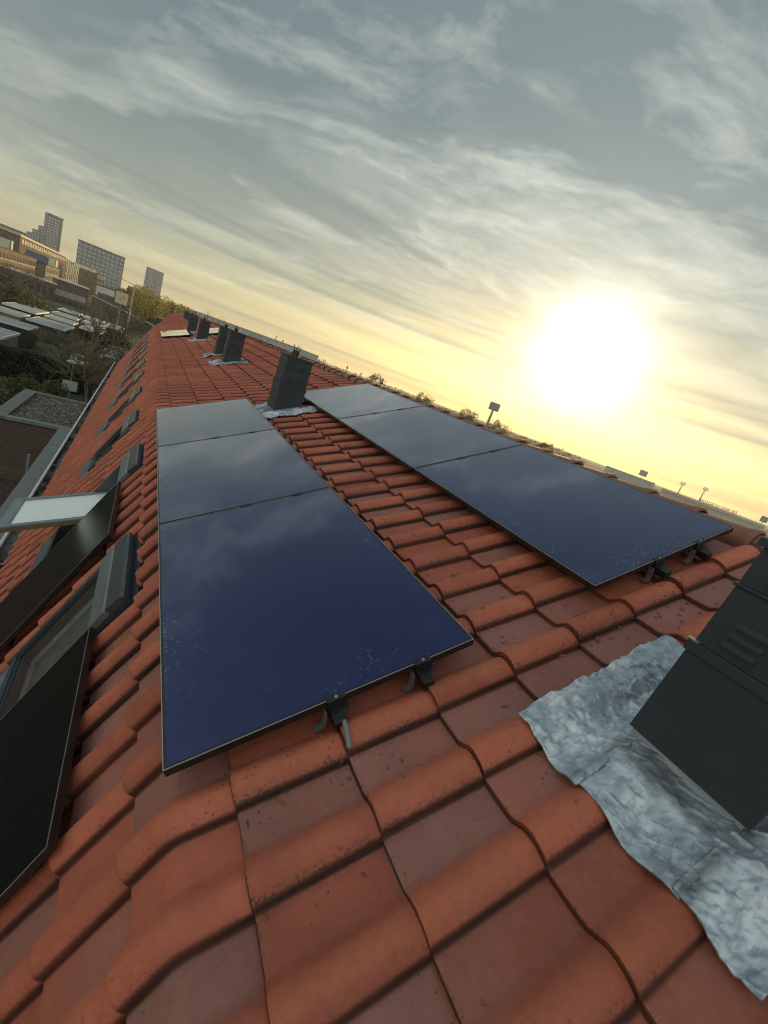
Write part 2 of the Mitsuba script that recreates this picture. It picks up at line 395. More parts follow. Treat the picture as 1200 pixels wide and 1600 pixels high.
mat('cream', proc(lambda p, n, uv: mix((0.40, 0.385, 0.35), (0.48, 0.465, 0.43), fbm(p.x * 0.5, p.y * 0.5, p.z * 0.5, 3))), 0.7, 0.3)
mat('window_far', (0.34, 0.42, 0.48), 0.25, 0.7, 0.3)
mat('window_dark', (0.03, 0.035, 0.042), 0.15, 0.6)
mat('window_brown', (0.13, 0.115, 0.10), 0.4, 0.5)
mat('roof_felt', proc(lambda p, n, uv: mix((0.20, 0.22, 0.225), (0.34, 0.355, 0.35), fbm(p.x * 0.7, p.y * 0.7, 0.0, 4))), 0.85, 0.3)
mat('roof_dark', (0.03, 0.027, 0.025), 0.8, 0.3)
mat('fascia', (0.62, 0.65, 0.66), 0.5, 0.4)
mat('timber_dark', (0.03, 0.027, 0.024), 0.8, 0.3)
mat('timber_blue', (0.13, 0.14, 0.24), 0.7, 0.3)
mat('sheet_blue', (0.16, 0.22, 0.27), 0.5, 0.4)
mat('galv', (0.30, 0.32, 0.32), 0.45, 0.5, 0.4)
mat('sign_face', (0.52, 0.55, 0.52), 0.5, 0.4)
mat('letter_dark', (0.05, 0.06, 0.07), 0.6, 0.3)
mat('board_cream', (0.72, 0.60, 0.40), 0.5, 0.4)
mat('board_mark', (0.45, 0.27, 0.12), 0.6, 0.3)
mat('steel_far', (0.30, 0.31, 0.32), 0.6, 0.4)
mat('hall_wall', proc(lambda p, n, uv: mix((0.38, 0.42, 0.45), (0.46, 0.49, 0.51), cell_rand(dr.floor(p.x * 0.12), dr.floor(p.y * 0.12), 1))), 0.7, 0.3)
mat('car_white', (0.6, 0.61, 0.6), 0.25, 0.5, 0.0)
mat('car_glass', (0.02, 0.022, 0.025), 0.1, 0.6)
mat('tyre', (0.015, 0.015, 0.015), 0.8, 0.3)

# ---------------------------------------------------------------- the setting
def disc(r, z, n=64):
    a = np.arange(n) * 2 * math.pi / n
    rings = [0.0, 60, 200, 700, r]
    v = [[0, 30, z]]
    for q in rings[1:]:
        v += [[q * math.cos(t), 30 + q * math.sin(t), z] for t in a]
    f = [[0, 1 + i, 1 + (i + 1) % n] for i in range(n)]
    for k in range(len(rings) - 2):
        b0, b1 = 1 + k * n, 1 + (k + 1) * n
        for i in range(n):
            j = (i + 1) % n
            f += [[b0 + i, b1 + i, b1 + j], [b0 + i, b1 + j, b0 + j]]
    return trimesh.Trimesh(np.array(v, float), np.array(f), process=False)


put('ground', disc(2500, GROUND), 'soil', kind='structure')

# ---------------------------------------------------------------- roof tiles
PROFILE = np.array([(0.0, .001), (0.0, .016), (.022, .027), (.07, .037), (.14, .0455), (.21, .0505), (.28, .0525), (.35, .0500), (.42, .0415), (.49, .0275), (.55, .0150),
                    (.60, .0065), (.65, .002), (.77, .0), (.90, .0), (1.0, .0008), (1.07, .001)])
PROFILE[:, 0] = np.where(PROFILE[:, 0] < .7, PROFILE[:, 0] * .84, PROFILE[:, 0])
PROFILE_LOW = PROFILE[[0, 1, 3, 5, 7, 9, 11, 13, 16]]
TILT = 0.028


def clip_profile(u0, u1, prof):
    us = prof[:, 0]
    keep = [(a, b) for a, b in prof if u0 - 1e-9 <= a <= u1 + 1e-9]
    if u0 > 1e-6:
        keep = [(u0, float(np.interp(u0, us, prof[:, 1])) - 0.02), (u0, float(np.interp(u0, us, prof[:, 1])))] + [k for k in keep if k[0] > u0]
    if u1 < us[-1] - 1e-6:
        keep = [k for k in keep if k[0] < u1] + [(u1, float(np.interp(u1, us, prof[:, 1]))), (u1, float(np.interp(u1, us, prof[:, 1])) - 0.02)]
    return np.array(keep)


def tile_mesh(gauge, u0=0.0, u1=1.07, v0=0.0, v1=None, prof=PROFILE, low=False, seed=0):
    """One tile in local (-s, t, h): v runs up the slope from its lip. Returns (mesh, uv)."""
    pr = clip_profile(u0, u1, prof)
    v1 = gauge + 0.045 if v1 is None else v1
    if low:
        rows = [(v0, -.026), (v0, 0.0), (v1, 0.0)]
    else:
        rows = [(v0 + .004, -.026), (v0, -.014), (v0 + .0015, -.004), (v0 + .006, -.0008), (v0 + .014, 0.0), (v0 + (v1 - v0) * .5, .0012), (v1, 0.0)]
    V, UV = [], []
    for (u, h) in pr:
        for k, (v, dh) in enumerate(rows):
            z = h + TILT * (1 - v / gauge) + dh
            if seed:
                z += 0.0012 * math.sin(seed * 3.1 + u * 5 + v * 7)
            V.append((-u * TW, v, z)); UV.append((u, v / gauge))
    n = len(rows)
    P = np.array(V).reshape(len(pr), n, 3)
    m = grid(P, flip=True)
    return m, np.array(UV)


def sm_ply(mesh, uv, bsdf, angle=38):
    """A smooth mesh with uv: creases are split by hand."""
    t = trimesh.Trimesh(mesh.vertices, mesh.faces, process=False)
    s = trimesh.graph.smooth_shade(t, angle=np.radians(angle), facet_minarea=None)
    from scipy.spatial import cKDTree
    _, i = cKDTree(np.asarray(mesh.vertices)).query(np.asarray(s.vertices))
    return mikit.ply(trimesh.Trimesh(s.vertices, s.faces, process=False), bsdf, smooth=True, uv=uv[i])


UP_VARS = [sm_ply(*tile_mesh(GU, seed=q), 'tile_upper') for q in range(4)]
LO_VARS = [sm_ply(*tile_mesh(GL, seed=q), 'tile_lower') for q in range(4)]


def bend_mesh(prof, low=False):
    """The bent tile: lies over the first lower course, turns the corner and runs under the first upper course."""
    path = [(-JL, 0)]                                           # signed length: < 0 below the bend, > 0 above
    rows = []
    R = 0.024
    th = Q_LO - P_UP

    def at(L):
        # point and normal in xz relative to the bend, corner rounded over |L| < R
        if L <= -R:
            return eL * (-L), nL
        if L >= R:
            return eU * L, nU
        a = (L + R) / (2 * R)
        p = (1 - a) ** 2 * eL * R + a ** 2 * eU * R
        n = nL * (1 - a) + nU * a
        return p, n / np.linalg.norm(n)
    Ls = [(-JL + .004, -.026), (-JL, -.012), (-JL + .0015, -.004), (-JL + .006, 0), (-JL + .016, 0), (-R, 0), (-R * .5, 0), (0, 0), (R * .5, 0), (R, 0), (J0 - .02, 0), (J0 + .045, 0)]
    if low:
        Ls = [(-JL, -.026), (-JL, 0), (-R, 0), (R, 0), (J0 + .045, 0)]
    V, UV = [], []
    tot = J0 + JL
    for (u, h) in prof:
        for (L, dh) in Ls:
            p, n = at(L)
            z = h + dh + TILT * (1 - (L + JL) / tot)
            q = p + n * z
            V.append((q[0], u * TW, q[2])); UV.append((u, (L + JL) / tot))
    P = np.array(V).reshape(len(prof), len(Ls), 3)
    return grid(P), np.array(UV)


BEND_PLY = sm_ply(*bend_mesh(PROFILE), 'tile_bend')


def tile_pose(upper, k, c, j):
    """World matrix of the tile of column k and course c with its small misalignment j."""
    s = S0 + k * TW + j[0]
    if upper:
        o = U(s, J0 + c * GU + j[1], j[2])
        m = frame(-YV, eU, nU, o)
    else:
        o = Lp(s, JL + (c + 1) * GL + j[1], j[2])
        m = frame(-YV, -eL, nL, o)
    a = j[3]
    r = np.eye(4); r[0, 0], r[0, 1], r[1, 0], r[1, 1] = math.cos(a), -math.sin(a), math.sin(a), math.cos(a)
    return m @ r


house = thing('row_house', 'long terraced house under red clay tiles with a steep lower slope and roof windows', 'house')

# roof windows: (s0, t0, width, height)
SKY = [(1.36, 0.235, 0.78, 1.16), (3.70, 0.235, 0.78, 1.36)] + [(6.08 + 2.37 * i, 0.40, 0.80, 0.98) for i in range(9)]
LOW_PANELS = [(0.1375, 0.4104), (2.3834, 0.4104)]


def under_cover(upper, s, t):
    if upper:
        return any(a < s < a + 3 * 1.742 and b < t < b + 1.1 for a, b in ((0.0, 0.05), (0.03, 1.88)))
    return any(a < s < a + 1.1 and b + .05 < t < b + 1.6 for a, b in LOW_PANELS)


def pix(P):
    d = np.asarray(P) - CAM; z = d @ FWD
    rt = np.cross(FWD, UPV)
    return (600 + 13 + 663.2 * (d @ rt) / z, 800 - 9.5 - 663.2 * (d @ UPV) / z, z)


tiles = []
for k in range(K0, K1):
    for c in range(NU_C):
        s, t = S0 + (k + .5) * TW, J0 + (c + .5) * GU
        tiles.append((True, k, c, s, t, U(s, t)))
    for c in range(NL_C):
        s, t = S0 + (k + .5) * TW, JL + (c + .5) * GL
        tiles.append((False, k, c, s, t, Lp(s, t)))


def rank(tl):
    x, y, z = pix(tl[5])
    if z < 0.1 or not (-140 < x < 1340 and -140 < y < 1740) or under_cover(tl[0], tl[3], tl[4]):
        return -1
    d = tl[5] - CAM; L = np.linalg.norm(d)
    return abs((nU if tl[0] else nL) @ d) / L / L ** 2


order = sorted(range(len(tiles)), key=lambda i: -rank(tiles[i]))
single = set(i for i in order[:300] if rank(tiles[i]) > 0)
rest = {True: [], False: []}


def sky_pieces(k, c):
    """What a lower tile keeps beside the roof windows: a list of (u0, u1, v0, v1), or None where nothing is cut."""
    a0, a1 = S0 + k * TW, S0 + (k + 1) * TW
    lip, top = JL + (c + 1) * GL, JL + c * GL - 0.045
    for (s0, t0, w, h) in SKY:
        b0, b1, c0, c1 = s0 - .035, s0 + w + .035, t0 - .055, t0 + h + .10
        if a1 <= b0 or a0 >= b1 or lip <= c0 or top >= c1:
            continue
        out = []
        if a0 < b0 - .01:
            out.append((0.0, (b0 - a0) / TW, 0.0, None))
        if a1 > b1 + .01:
            out.append(((b1 - a0) / TW, 1.07, 0.0, None))
        u0, u1 = max(0.0, (b0 - a0) / TW), min(1.07, (b1 - a0) / TW)
        if top < c0 - .03:
            out.append((u0, u1, lip - c0, None))
        if lip > c1 + .03:
            out.append((u0, u1, 0.0, lip - c1))
        return out
    return None


for i, (up, k, c, s, t, P) in enumerate(tiles):
    j = rng.normal(0, 1, 4) * [.0014, .0022, .0009, .0032]
    pose = tile_pose(up, k, c, j)
    pcs = None if up else sky_pieces(k, c)
    if pcs is not None and not pcs:
        continue
    if i in single:
        if pcs is None:
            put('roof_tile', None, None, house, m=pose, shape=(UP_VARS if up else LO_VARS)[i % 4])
        else:
            ms = [tile_mesh(GL, *p) for p in pcs]
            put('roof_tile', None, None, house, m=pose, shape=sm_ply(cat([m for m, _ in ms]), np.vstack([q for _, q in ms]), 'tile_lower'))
    else:
        far = P[1] > 9
        for p in (pcs or [(0.0, 1.07, 0.0, None)]):
            m, uv = tile_mesh(GU if up else GL, *p, prof=PROFILE_LOW if far and pcs is None else PROFILE, low=True)
            rest[up].append((apply(pose, m.vertices), m.faces, uv))
for up in (True, False):
    ms = rest[up]
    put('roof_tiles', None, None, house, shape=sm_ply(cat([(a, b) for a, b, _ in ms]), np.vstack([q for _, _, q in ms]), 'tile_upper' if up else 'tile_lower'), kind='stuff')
brest = []
for k in range(K0, K1):
    if k < 38:
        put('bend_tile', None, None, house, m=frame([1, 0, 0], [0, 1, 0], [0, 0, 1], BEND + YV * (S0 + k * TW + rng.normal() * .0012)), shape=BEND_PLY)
    else:
        m, uv = bend_mesh(PROFILE_LOW, True)
        brest.append((np.asarray(m.vertices) + BEND + YV * (S0 + k * TW), m.faces, uv))
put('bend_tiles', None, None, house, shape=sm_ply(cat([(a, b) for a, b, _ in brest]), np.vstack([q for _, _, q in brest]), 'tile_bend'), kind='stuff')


def tile_h(s, t):
    """Height of the upper slope's tiles over its pan plane."""
    u = (s - S0) / TW; u = u - np.floor(u)
    v = (t - J0) / GU; v = v - np.floor(v)
    return np.interp(u, PROFILE[:, 0], PROFILE[:, 1]) + TILT * (1 - v)


# ridge tiles: tapered half barrels, each mouth over the next one's tail
APEX = U(0, RIDGE_T, 0.0)
RL = 0.335


def ridge_mesh():
    a = np.linspace(-0.62 * math.pi, 0.62 * math.pi, 15)
    rows = [(0.0, .108, -.016), (0.0, .122, 0), (.006, .127, 0), (.045, .126, 0), (.055, .116, 0), (.40, .092, 0)]
    P = np.array([[(r * math.sin(q) * 1.02, y, r * math.cos(q) * 0.86 - .012) for q in a] for (y, r, _) in rows])
    return grid(P, flip=True)


RIDGE_PLY = mikit.ply(ridge_mesh(), 'ridge_clay', smooth=40)
n_r = int((Y1 - Y0) / RL)
rr = []
for i in range(n_r):
    y = Y0 + i * RL + 0.11
    m = frame([1, 0, 0], [0, 1, 0], [0, 0, 1], [APEX[0] + rng.normal() * .003, y, APEX[2] - .008 + rng.normal() * .003])
    if y < 13:
        put('ridge_tile', None, None, house, m=m, shape=RIDGE_PLY)
    else:
        rr.append(moved(ridge_mesh(), m))
put('ridge_tiles', cat(rr), 'ridge_clay', house, smooth=40, kind='stuff')

# the house under its tiles
x_e, z_e = Lp(0, EAVE_T)[0], Lp(0, EAVE_T)[2]
axx = APEX[0]


def core_poly(d):
    b = BEND - (nL + nU) / np.linalg.norm(nL + nU) * d
    a = APEX - np.array([0, 0, d * 1.1])
    e_ = Lp(0, EAVE_T - .05) - nL * d
    L = [(e_[0], e_[2]), (b[0], b[2]), (a[0], a[2])]
    R = [(2 * axx - x, z) for x, z in L[:-1]][::-1]
    return L + R


def extrude_y(poly, y0, y1):
    m = trimesh.creation.extrude_polygon(sg.Polygon(poly), y1 - y0, engine='earcut')
    v = np.array(m.vertices); v = np.stack([v[:, 0], y1 - v[:, 2], v[:, 1]], 1)
    return trimesh.Trimesh(v, m.faces, process=False)


poly = core_poly(0.035)
core = extrude_y(poly, Y0 + .02, Y1 - .02)
mf = m3.Manifold(m3.Mesh(np.asarray(core.vertices, np.float32), np.asarray(core.faces, np.uint32)))
if mf.volume() < 0:
    mf = m3.Manifold(m3.Mesh(np.asarray(core.vertices, np.float32), np.asarray(core.faces, np.uint32)[:, ::-1].copy()))
for (s0, t0, w, h) in SKY[:2]:
    b = moved(box(s0 + .03, s0 + w - .03, t0 + .03, t0 + h - .03, -0.9, 0.2), M_LO)
    mf = mf - m3.Manifold(m3.Mesh(np.asarray(b.vertices, np.float32), np.asarray(b.faces, np.uint32)))
put('roof_deck', mf, 'room', house)
wl = x_e + 0.10
put('wall', box(wl, 2 * axx - wl, Y0 + .05, Y1 - .05, GROUND - .2, z_e + .02), 'brick_red', house)
# the far slope, beyond the ridge
gu, gs = np.linspace(0, 3.05, 40), np.arange(Y0, Y1, TW / 4)
SS, TT = np.meshgrid(gs, gu, indexing='ij')
PP = np.stack([2 * axx - (eU[0] * TT - nU[0] * 0), SS, eU[2] * TT], -1) + np.array([PAN * nU[0] * 1.0, 0, -PAN * nU[2]])
hh = tile_h(SS, TT)[..., None]
PP = PP + hh * np.array([-nU[0], 0, nU[2]])
put('back_slope', grid(PP), 'tile_far', house, smooth=30)
# gutter
gz = z_e - 0.05
gx0, gx1 = x_e - .215, x_e + .10
prof = [(gx1, gz + .0), (gx0 + .235, gz - .13), (gx0 + .02, gz - .15), (gx0, gz - .13), (gx0, gz + .02)]
Pg = np.array([[(x, y, z) for x, z in prof] for y in np.linspace(Y0, Y1, 60)])
gut = put('gutter', grid(Pg), 'gutter_dirt', house)
put('rim', tube([(gx0, y, gz + .025) for y in np.linspace(Y0, Y1, 30)],   .026, 10), 'fascia', gut, smooth=50)
put('fascia_board', box(gx0 - .022, gx0 - .004, Y0, Y1, gz - .20, gz + .005), 'white_paint', gut)
brk = [box(gx0, gx1 - .09, y - .015, y + .015, gz - .006, gz + .002) for y in np.arange(Y0 + .3, Y1, .62)]
put('brackets', cat(brk), 'gutter_dirt', gut, kind='stuff')


# ---------------------------------------------------------------- chimneys and their lead
def lead_sheet(s0, s1, t0, t1, lift, seed, foot, ns=46, nt=52, ragged=0.018, crumple=1.0, kerb=None):
    """Sheet lead dressed over the tiles; foot = (sa, sb, ta) is the chimney's near side, where it is turned up and dirty."""
    ss, tt = np.linspace(s0, s1, ns), np.linspace(t0, t1, nt)
    S, TT_ = np.meshgrid(ss, tt, indexing='ij')
    q = np.stack([S * 3.1, TT_ * 3.1, S * 0 + seed], -1)
    e_ = ragged * (meshkit.fbm(q * 2.2, 3, seed) - .5) * 2
    w0 = np.clip(1 - (TT_ - t0) / (t1 - t0) * 3, 0, 1); w1 = np.clip(1 - (t1 - TT_) / (t1 - t0) * 3, 0, 1)
    v0 = np.clip(1 - (S - s0) / (s1 - s0) * 3, 0, 1); v1 = np.clip(1 - (s1 - S) / (s1 - s0) * 3, 0, 1)
    TT2 = TT_ + e_ * (w0 - w1); S2 = S + e_ * (v0 * .6 - v1 * .6)
    acc, top_ = 0, 0
    for ds in (-.024, -.008, .008, .024):
        for dt in (-.045, -.03, -.015, .0, .015):
            h_ = tile_h(S2 + ds, TT2 + dt)
            acc = acc + h_ / 20; top_ = np.maximum(top_, h_)
    from scipy.ndimage import gaussian_filter
    sg_ = (.030 / max((s1 - s0) / ns, 1e-4), .042 / max((t1 - t0) / nt, 1e-4))
    H = gaussian_filter(top_, sg_, mode='nearest') + .002 + lift
    r1 = 1 - 2 * np.abs(meshkit.fbm(np.stack([S * 9 + TT_ * 2, TT_ * 5, S * 0 + seed], -1), 3, seed + 3) - .5) * 2
    r2 = 1 - 2 * np.abs(meshkit.fbm(np.stack([S * 15, TT_ * 22 + S * 6, S * 0 + seed + 4], -1), 3, seed + 7) - .5) * 2
    H = H + 1.5 * crumple * (.026 * (meshkit.fbm(q * 3.3, 3, seed + 3) - .5) + .016 * (meshkit.fbm(np.stack([S * 16 + TT_ * 5, TT_ * 9, S * 0 + seed], -1), 3, seed + 13) - .5) + .009 * (meshkit.fbm(np.stack([S * 38 + TT_ * 12, TT_ * 26, S * 0 + seed], -1), 4, seed + 17) - .5) + .004 * np.clip(r2, 0, 1) ** 2)
    sa, sb, ta = foot
    ds_ = np.maximum(np.maximum(sa - S2, S2 - sb), 0); d_ = np.hypot(ds_, np.maximum(ta - TT2, 0))
    grime = np.exp(-d_ / .03) * .8
    for sk in (sa, sb):
        grime = np.maximum(grime, .8 * np.exp(-np.abs(S2 - sk) / .022))
    if kerb is not None:
        H = H + kerb * np.exp(-d_ / .05)
    wk = np.exp(-(d_ / .045) ** 2)
    H = H * (1 - wk) + (.070 + .012 * crumple * np.clip(r2, 0, 1) ** 2) * wk
    edge = np.minimum(np.minimum(S - s0, s1 - S), np.minimum(TT_ - t0, t1 - TT_))
    grime = np.clip(grime + .5 * (edge < 1e-6), 0, 1)
    for _ in range(3):
        H = H + gaussian_filter(np.maximum(top_ + .004 - H, 0) * 1.7, [q_ * .6 for q_ in sg_], mode='nearest')
    H = np.maximum(H, tile_h(S2, TT2) + .002) - .0025 * (edge < 1e-6)
    P = YV * S2[..., None] + eU * TT2[..., None] + nU * (H[..., None] - PAN)
    top = grid(P, flip=True)
    loop = np.concatenate([P[:, 0], P[-1, 1:], P[::-1, -1][1:], P[0, ::-1][1:]])
    g2 = np.concatenate([grime[:, 0], grime[-1, 1:], grime[::-1, -1][1:], grime[0, ::-1][1:]])
    rim = np.stack([loop, loop - nU * .0045], 1)
    uv = np.concatenate([grime.ravel(), np.repeat(g2, 2)])
    return sm_ply(cat([top, grid(rim)]), np.stack([uv, uv], 1), 'lead', 75)


def chimney(s0, t0, ws=0.375, wt=0.367, height=0.82, lean=0.0, near=False, lead=True, ends=(0.185, 0.205), apron=.24, parent=house):
    x0 = eU[0] * t0 - nU[0] * PAN; z0 = U(0, t0)[2]
    wx = wt * eU[0]
    O = np.array([x0, s0, z0])
    R = np.eye(4)
    R[1, 2] = -math.tan(lean)                               # leans towards -y
    R[:3, 3] = O
    key = numbered(f'{parent}__chimney')
    b = .002 if near else 0

    def bx(a, name, bs, **k):
        return put(name, moved(box(*a, b), R), bs, key, **k)
    # body: its foot follows the slope
    base = lambda x: x * math.tan(P_UP)
    zf = .455
    foot = np.array([(0, base(0) + .105), (wx, base(wx) + .105), (wx, zf), (0, zf)])
    body = extrude_y(foot, 0, ws)
    scene[key] = mikit.ply(moved(body, R), 'anthracite')
    st = extrude_y(np.array([(-.010, base(0) - .02), (.012, base(.012) - .06), (wx - .012, base(wx) - .06), (wx - .012, base(wx) + .12), (.012, base(0) + .12)]), .012, ws - .012)
    put('upstand', moved(st, R), 'upstand_lead', key)
    put('clip', moved(box(-.012, .006, ws - .02, ws + .012, zf + .006, zf + .012), R), 'screw', key)
    bx((-.008, wx + .008, -.008, ws + .008, zf - .028, zf + .006), 'flange', 'anthracite')
    bx((.004, wx - .004, .004, ws - .004, zf + .006, .665), 'casing', 'anthracite')
    bx((-.004, wx + .004, -.004, ws + .004, .665, .676), 'flange', 'anthracite')
    bx((.004, wx - .004, .004, ws - .004, .676, height - .025), 'casing', 'anthracite')
    bx((-.012, wx + .012, -.012, ws + .012, height - .025, height), 'cap', 'anthracite')
    # louvres: small sloping blades on all four faces
    blade = np.array([(0, 0), (-.010, -.012), (-.010, -.018), (0, -.014)])
    allb = []
    for tier, rows in ((.575, 3), (.752, 2)):
        for r_ in range(rows):
            zc = tier - r_ * .033
            for col in range(2):
                lx = .085; ly = .085
                # faces -x, +x
                for side in (0, 1):
                    y0 = .06 + col * (ws / 2 - .03)
                    m = extrude_y(blade + [0.004, zc], y0, y0 + ly)
                    if side:
                        m = moved(m, frame([-1, 0, 0], [0, 1, 0], [0, 0, 1], [wx, 0, 0]))
                    allb.append((m, side == 0))
                    m2 = extrude_y(blade + [0.004, zc], .055 + col * (wx / 2 - .03), .055 + col * (wx / 2 - .03) + lx)
                    rot = frame([0, 1, 0], [1, 0, 0], [0, 0, 1], [0, 0, 0]) if side == 0 else frame([0, -1, 0], [1, 0, 0], [0, 0, 1], [0, ws, 0])
                    allb.append((moved(m2, rot), side == 0))
    if near:
        for m, front in allb:
            put('louvre', moved(m, R), 'anthracite', key)
    else:
        put('louvres', cat([moved(m, R) for m, _ in allb]), 'anthracite', key, kind='stuff')
    # flue with its rain cap
    cx, cyy = wx * .42, ws * .5
    put('flue', moved(cat([tube([(cx, cyy, height - .02), (cx, cyy, height + .075)], .046, 16), tube([(cx, cyy, height + .03), (cx, cyy, height + .042)], .054, 16)]), R), 'alu_black', key, smooth=40)
    put('rain_cap', moved(cat([tube([(cx, cyy, height + .098), (cx, cyy, height + .104)], [.066, .06], 18)] +
                              [tube([(cx + .04 * math.cos(a), cyy + .04 * math.sin(a), height + .07), (cx + .05 * math.cos(a), cyy + .05 * math.sin(a), height + .1)], .004, 5) for a in (0, 2.1, 4.2)]), R), 'alu_black', key, smooth=40)
    if lead:
        n1, n2 = (170, 210) if near else (16, 20)
        sA, sB = s0 - ends[0], s0 + ws + ends[1]
        ft = (s0, s0 + ws - .03, t0 - .03)
        put('lead_sheet', None, None, key, shape=lead_sheet(s0 - .005, s0 + ws - .035, t0 - apron, t0 + .05, .003, 3, ft, n1, n1, crumple=.55, kerb=.02))
        put('lead_sheet', None, None, key, shape=lead_sheet(s0 + ws - .05, sB, t0 - apron, t0 + wt + .20, .012, 5, ft, n1 // 2 + 12, n2, crumple=1.25))
        put('lead_sheet', None, None, key, shape=lead_sheet(sA, s0 + .012, t0 - apron, t0 + wt + .20, .016, 8, ft, n1 // 2 + 12, n2, crumple=1.4, kerb=.03))
    return key


chimney(-0.869, 1.336, ws=.352, near=True, lean=math.radians(4.0))
labels['row_house__chimney'] = {'label': 'nearest dark metal chimney box, cut off by the right edge'}
chimney(4.47, 1.285, near=True)
for s0, t0 in ((9.62, 1.325), (11.35, 1.335), (16.5, 1.28), (21.0, 1.22)):
    chimney(s0, t0)
# ---------------------------------------------------------------- roof windows
def skylight(i, s0, t0, w, h, open_=False):
    key = numbered(f'{house}__roof_window')
    B = lambda a, b_=0: moved(box(*a, b_), M_LO)
    fw = .045
    near = i < 3
    bv = .004 if near else 0
    # outer frame of four bars
    scene[key] = mikit.ply(cat([B((s0, s0 + fw, t0, t0 + h, -.03, .075), bv), B((s0 + w - fw, s0 + w, t0, t0 + h, -.03, .075), bv),
                                B((s0 + fw, s0 + w - fw, t0, t0 + fw, -.03, .072), bv), B((s0 + fw, s0 + w - fw, t0 + h - fw, t0 + h, -.03, .072), bv)]), 'clad', smooth=20)
    # flashing gutters beside it and the apron below
    put('flashing', cat([B((s0 - .04, s0 - .003, t0 - .06, t0 + h + .1, -.01, .028)), B((s0 + w + .003, s0 + w + .04, t0 - .06, t0 + h + .1, -.01, .028)), B((s0 - .003, s0 + w + .003, t0 - .06, t0 - .004, -.01, .036), .004)]), 'clad_dark', key)
    ss = np.linspace(s0 - .05, s0 + w + .05, 40); tt = np.linspace(t0 + h + .002, t0 + h + .20, 8)
    S, Q = np.meshgrid(ss, tt, indexing='ij')
    u = (S - S0) / TW; u = u - np.floor(u)
    H = np.interp(u, PROFILE[:, 0], PROFILE[:, 1]) * np.clip((Q - t0 - h) / .1, 0.2, .96) + .036
    P = BEND + YV * S[..., None] + eL * Q[..., None] + nL * H[..., None]
    put('apron', grid(P), 'slate_blue', key, smooth=50)
    # hood and vent flap along the top
    hood = np.array([(t0 - .012, .060), (t0 - .012, .082), (t0 + .004, .096), (t0 + .105, .104), (t0 + .115, .098), (t0 + .115, .060)])
    def along_s(poly, a, b):
        m = trimesh.creation.extrude_polygon(sg.Polygon(poly), b - a, engine='earcut')
        v = np.array(m.vertices); v = np.stack([b - (v[:, 2]), v[:, 0], v[:, 1]], 1)
        return moved(trimesh.Trimesh(v, m.faces[:, ::-1], process=False), M_LO)
    put('hood', along_s(hood, s0 - .012, s0 + w + .012), 'clad', key)
    put('seam', B((s0 - .010, s0 + w + .010, t0 + .1155, t0 + .121, .07, .1005)), 'alu_edge', key)
    flap = np.array([(t0 + .122, .066), (t0 + .122, .098), (t0 + .132, .103), (t0 + .262, .094), (t0 + .272, .086), (t0 + .272, .066)])
    put('vent_flap', along_s(flap, s0 - .002, s0 + w + .002), 'clad_light', key)
    if not open_:
        g0, g1 = t0 + .255, t0 + h - .05
        put('pane', B((s0 + fw, s0 + w - fw, g0, g1, .051, .0515)) if near else B((s0 + fw, s0 + w - fw, g0, g1, .04, .055)), 'pane' if near else 'pane_far', key)
        if near:
            put('sash', cat([B((s0 + fw + .003, s0 + fw + .03, g0, g1, .03, .064), .003), B((s0 + w - fw - .03, s0 + w - fw - .003, g0, g1, .03, .064), .003), B((s0 + fw + .03, s0 + w - fw - .03, g1 - .03, g1, .03, .062), .003)]), 'clad_dark', key)
        else:
            put('sash', B((s0 + .02, s0 + w - .02, g1 - .004, g1 + .045, .05, .083)), 'clad_light', key)
    if near:
        a0, a1, b0, b1 = s0 + .03, s0 + w - .03, t0 + .03, t0 + h - .03
        put('reveal', cat([B((a0, a0 + .014, b0, b1, -.42, .03)), B((a1 - .014, a1, b0, b1, -.42, .03)), B((a0 + .014, a1 - .014, b0, b0 + .014, -.42, .03)), B((a0 + .014, a1 - .014, b1 - .014, b1, -.42, .03))]), 'pine' if open_ else 'white_paint', key)
    if i == 0:
        # added greenish sheet behind the glass; its colour stands in for a reflection
        put('reflection_sheet', B((s0 + .045, s0 + w - .045, t0 + .27, t0 + h - .045, -.06, -.056)), 'reflection_sheet', key)
    if open_:
        # the sash swung about its mid-height pivots until it lies almost level
        O = np.array([-0.43, s0, -0.955]); a = math.radians(17.0)
        ex = np.array([-math.cos(a), 0, -math.sin(a)])
        M = frame(ex, YV, np.cross(ex, YV), O)
        if M[2, 2] < 0:
            M[:3, 2] *= -1
        Ls, half = 0.735, 0.62
        ob = lambda q, b_=.004: moved(box(*q, b_), M)
        w0, w1 = .03, w - .03
        sk = put('open_sash', cat([ob((-half, Ls, w0, w0 + .055, -.03, .022)), ob((-half, Ls, w1 - .055, w1, -.03, .022)), ob((Ls - .095, Ls, w0 + .055, w1 - .055, -.03, .020)), ob((-half, -half + .07, w0 + .055, w1 - .055, -.03, .020))]), 'clad_light', key, smooth=20, label='roof window sash swung open and lying almost level')
        [put('open_sash_edge', ob(q_, 0), 'pine_dark', key) for q_ in ((-half, Ls, w0 - .006, w0 - .001, -.034, .006), (-half, Ls, w1 + .001, w1 + .006, -.034, .006))]
        put('open_sash_pane', moved(box(-half + .07, Ls - .095, w0 + .055, w1 - .055, -.012, .006), M), 'sash_glass', key)
        [put('pivot', ob(q_), 'alu_black', key) for q_ in ((-.035, .035, w0 - .022, w0 - .007, -.05, .03), (-.035, .035, w1 + .007, w1 + .022, -.05, .03))]
    return key


for i, (s0, t0, w, h) in enumerate(SKY):
    skylight(i, s0, t0, w, h, open_=(i == 1))

# ---------------------------------------------------------------- solar panels
PLw, PWh, GAP = 1.722, 1.134, 0.020


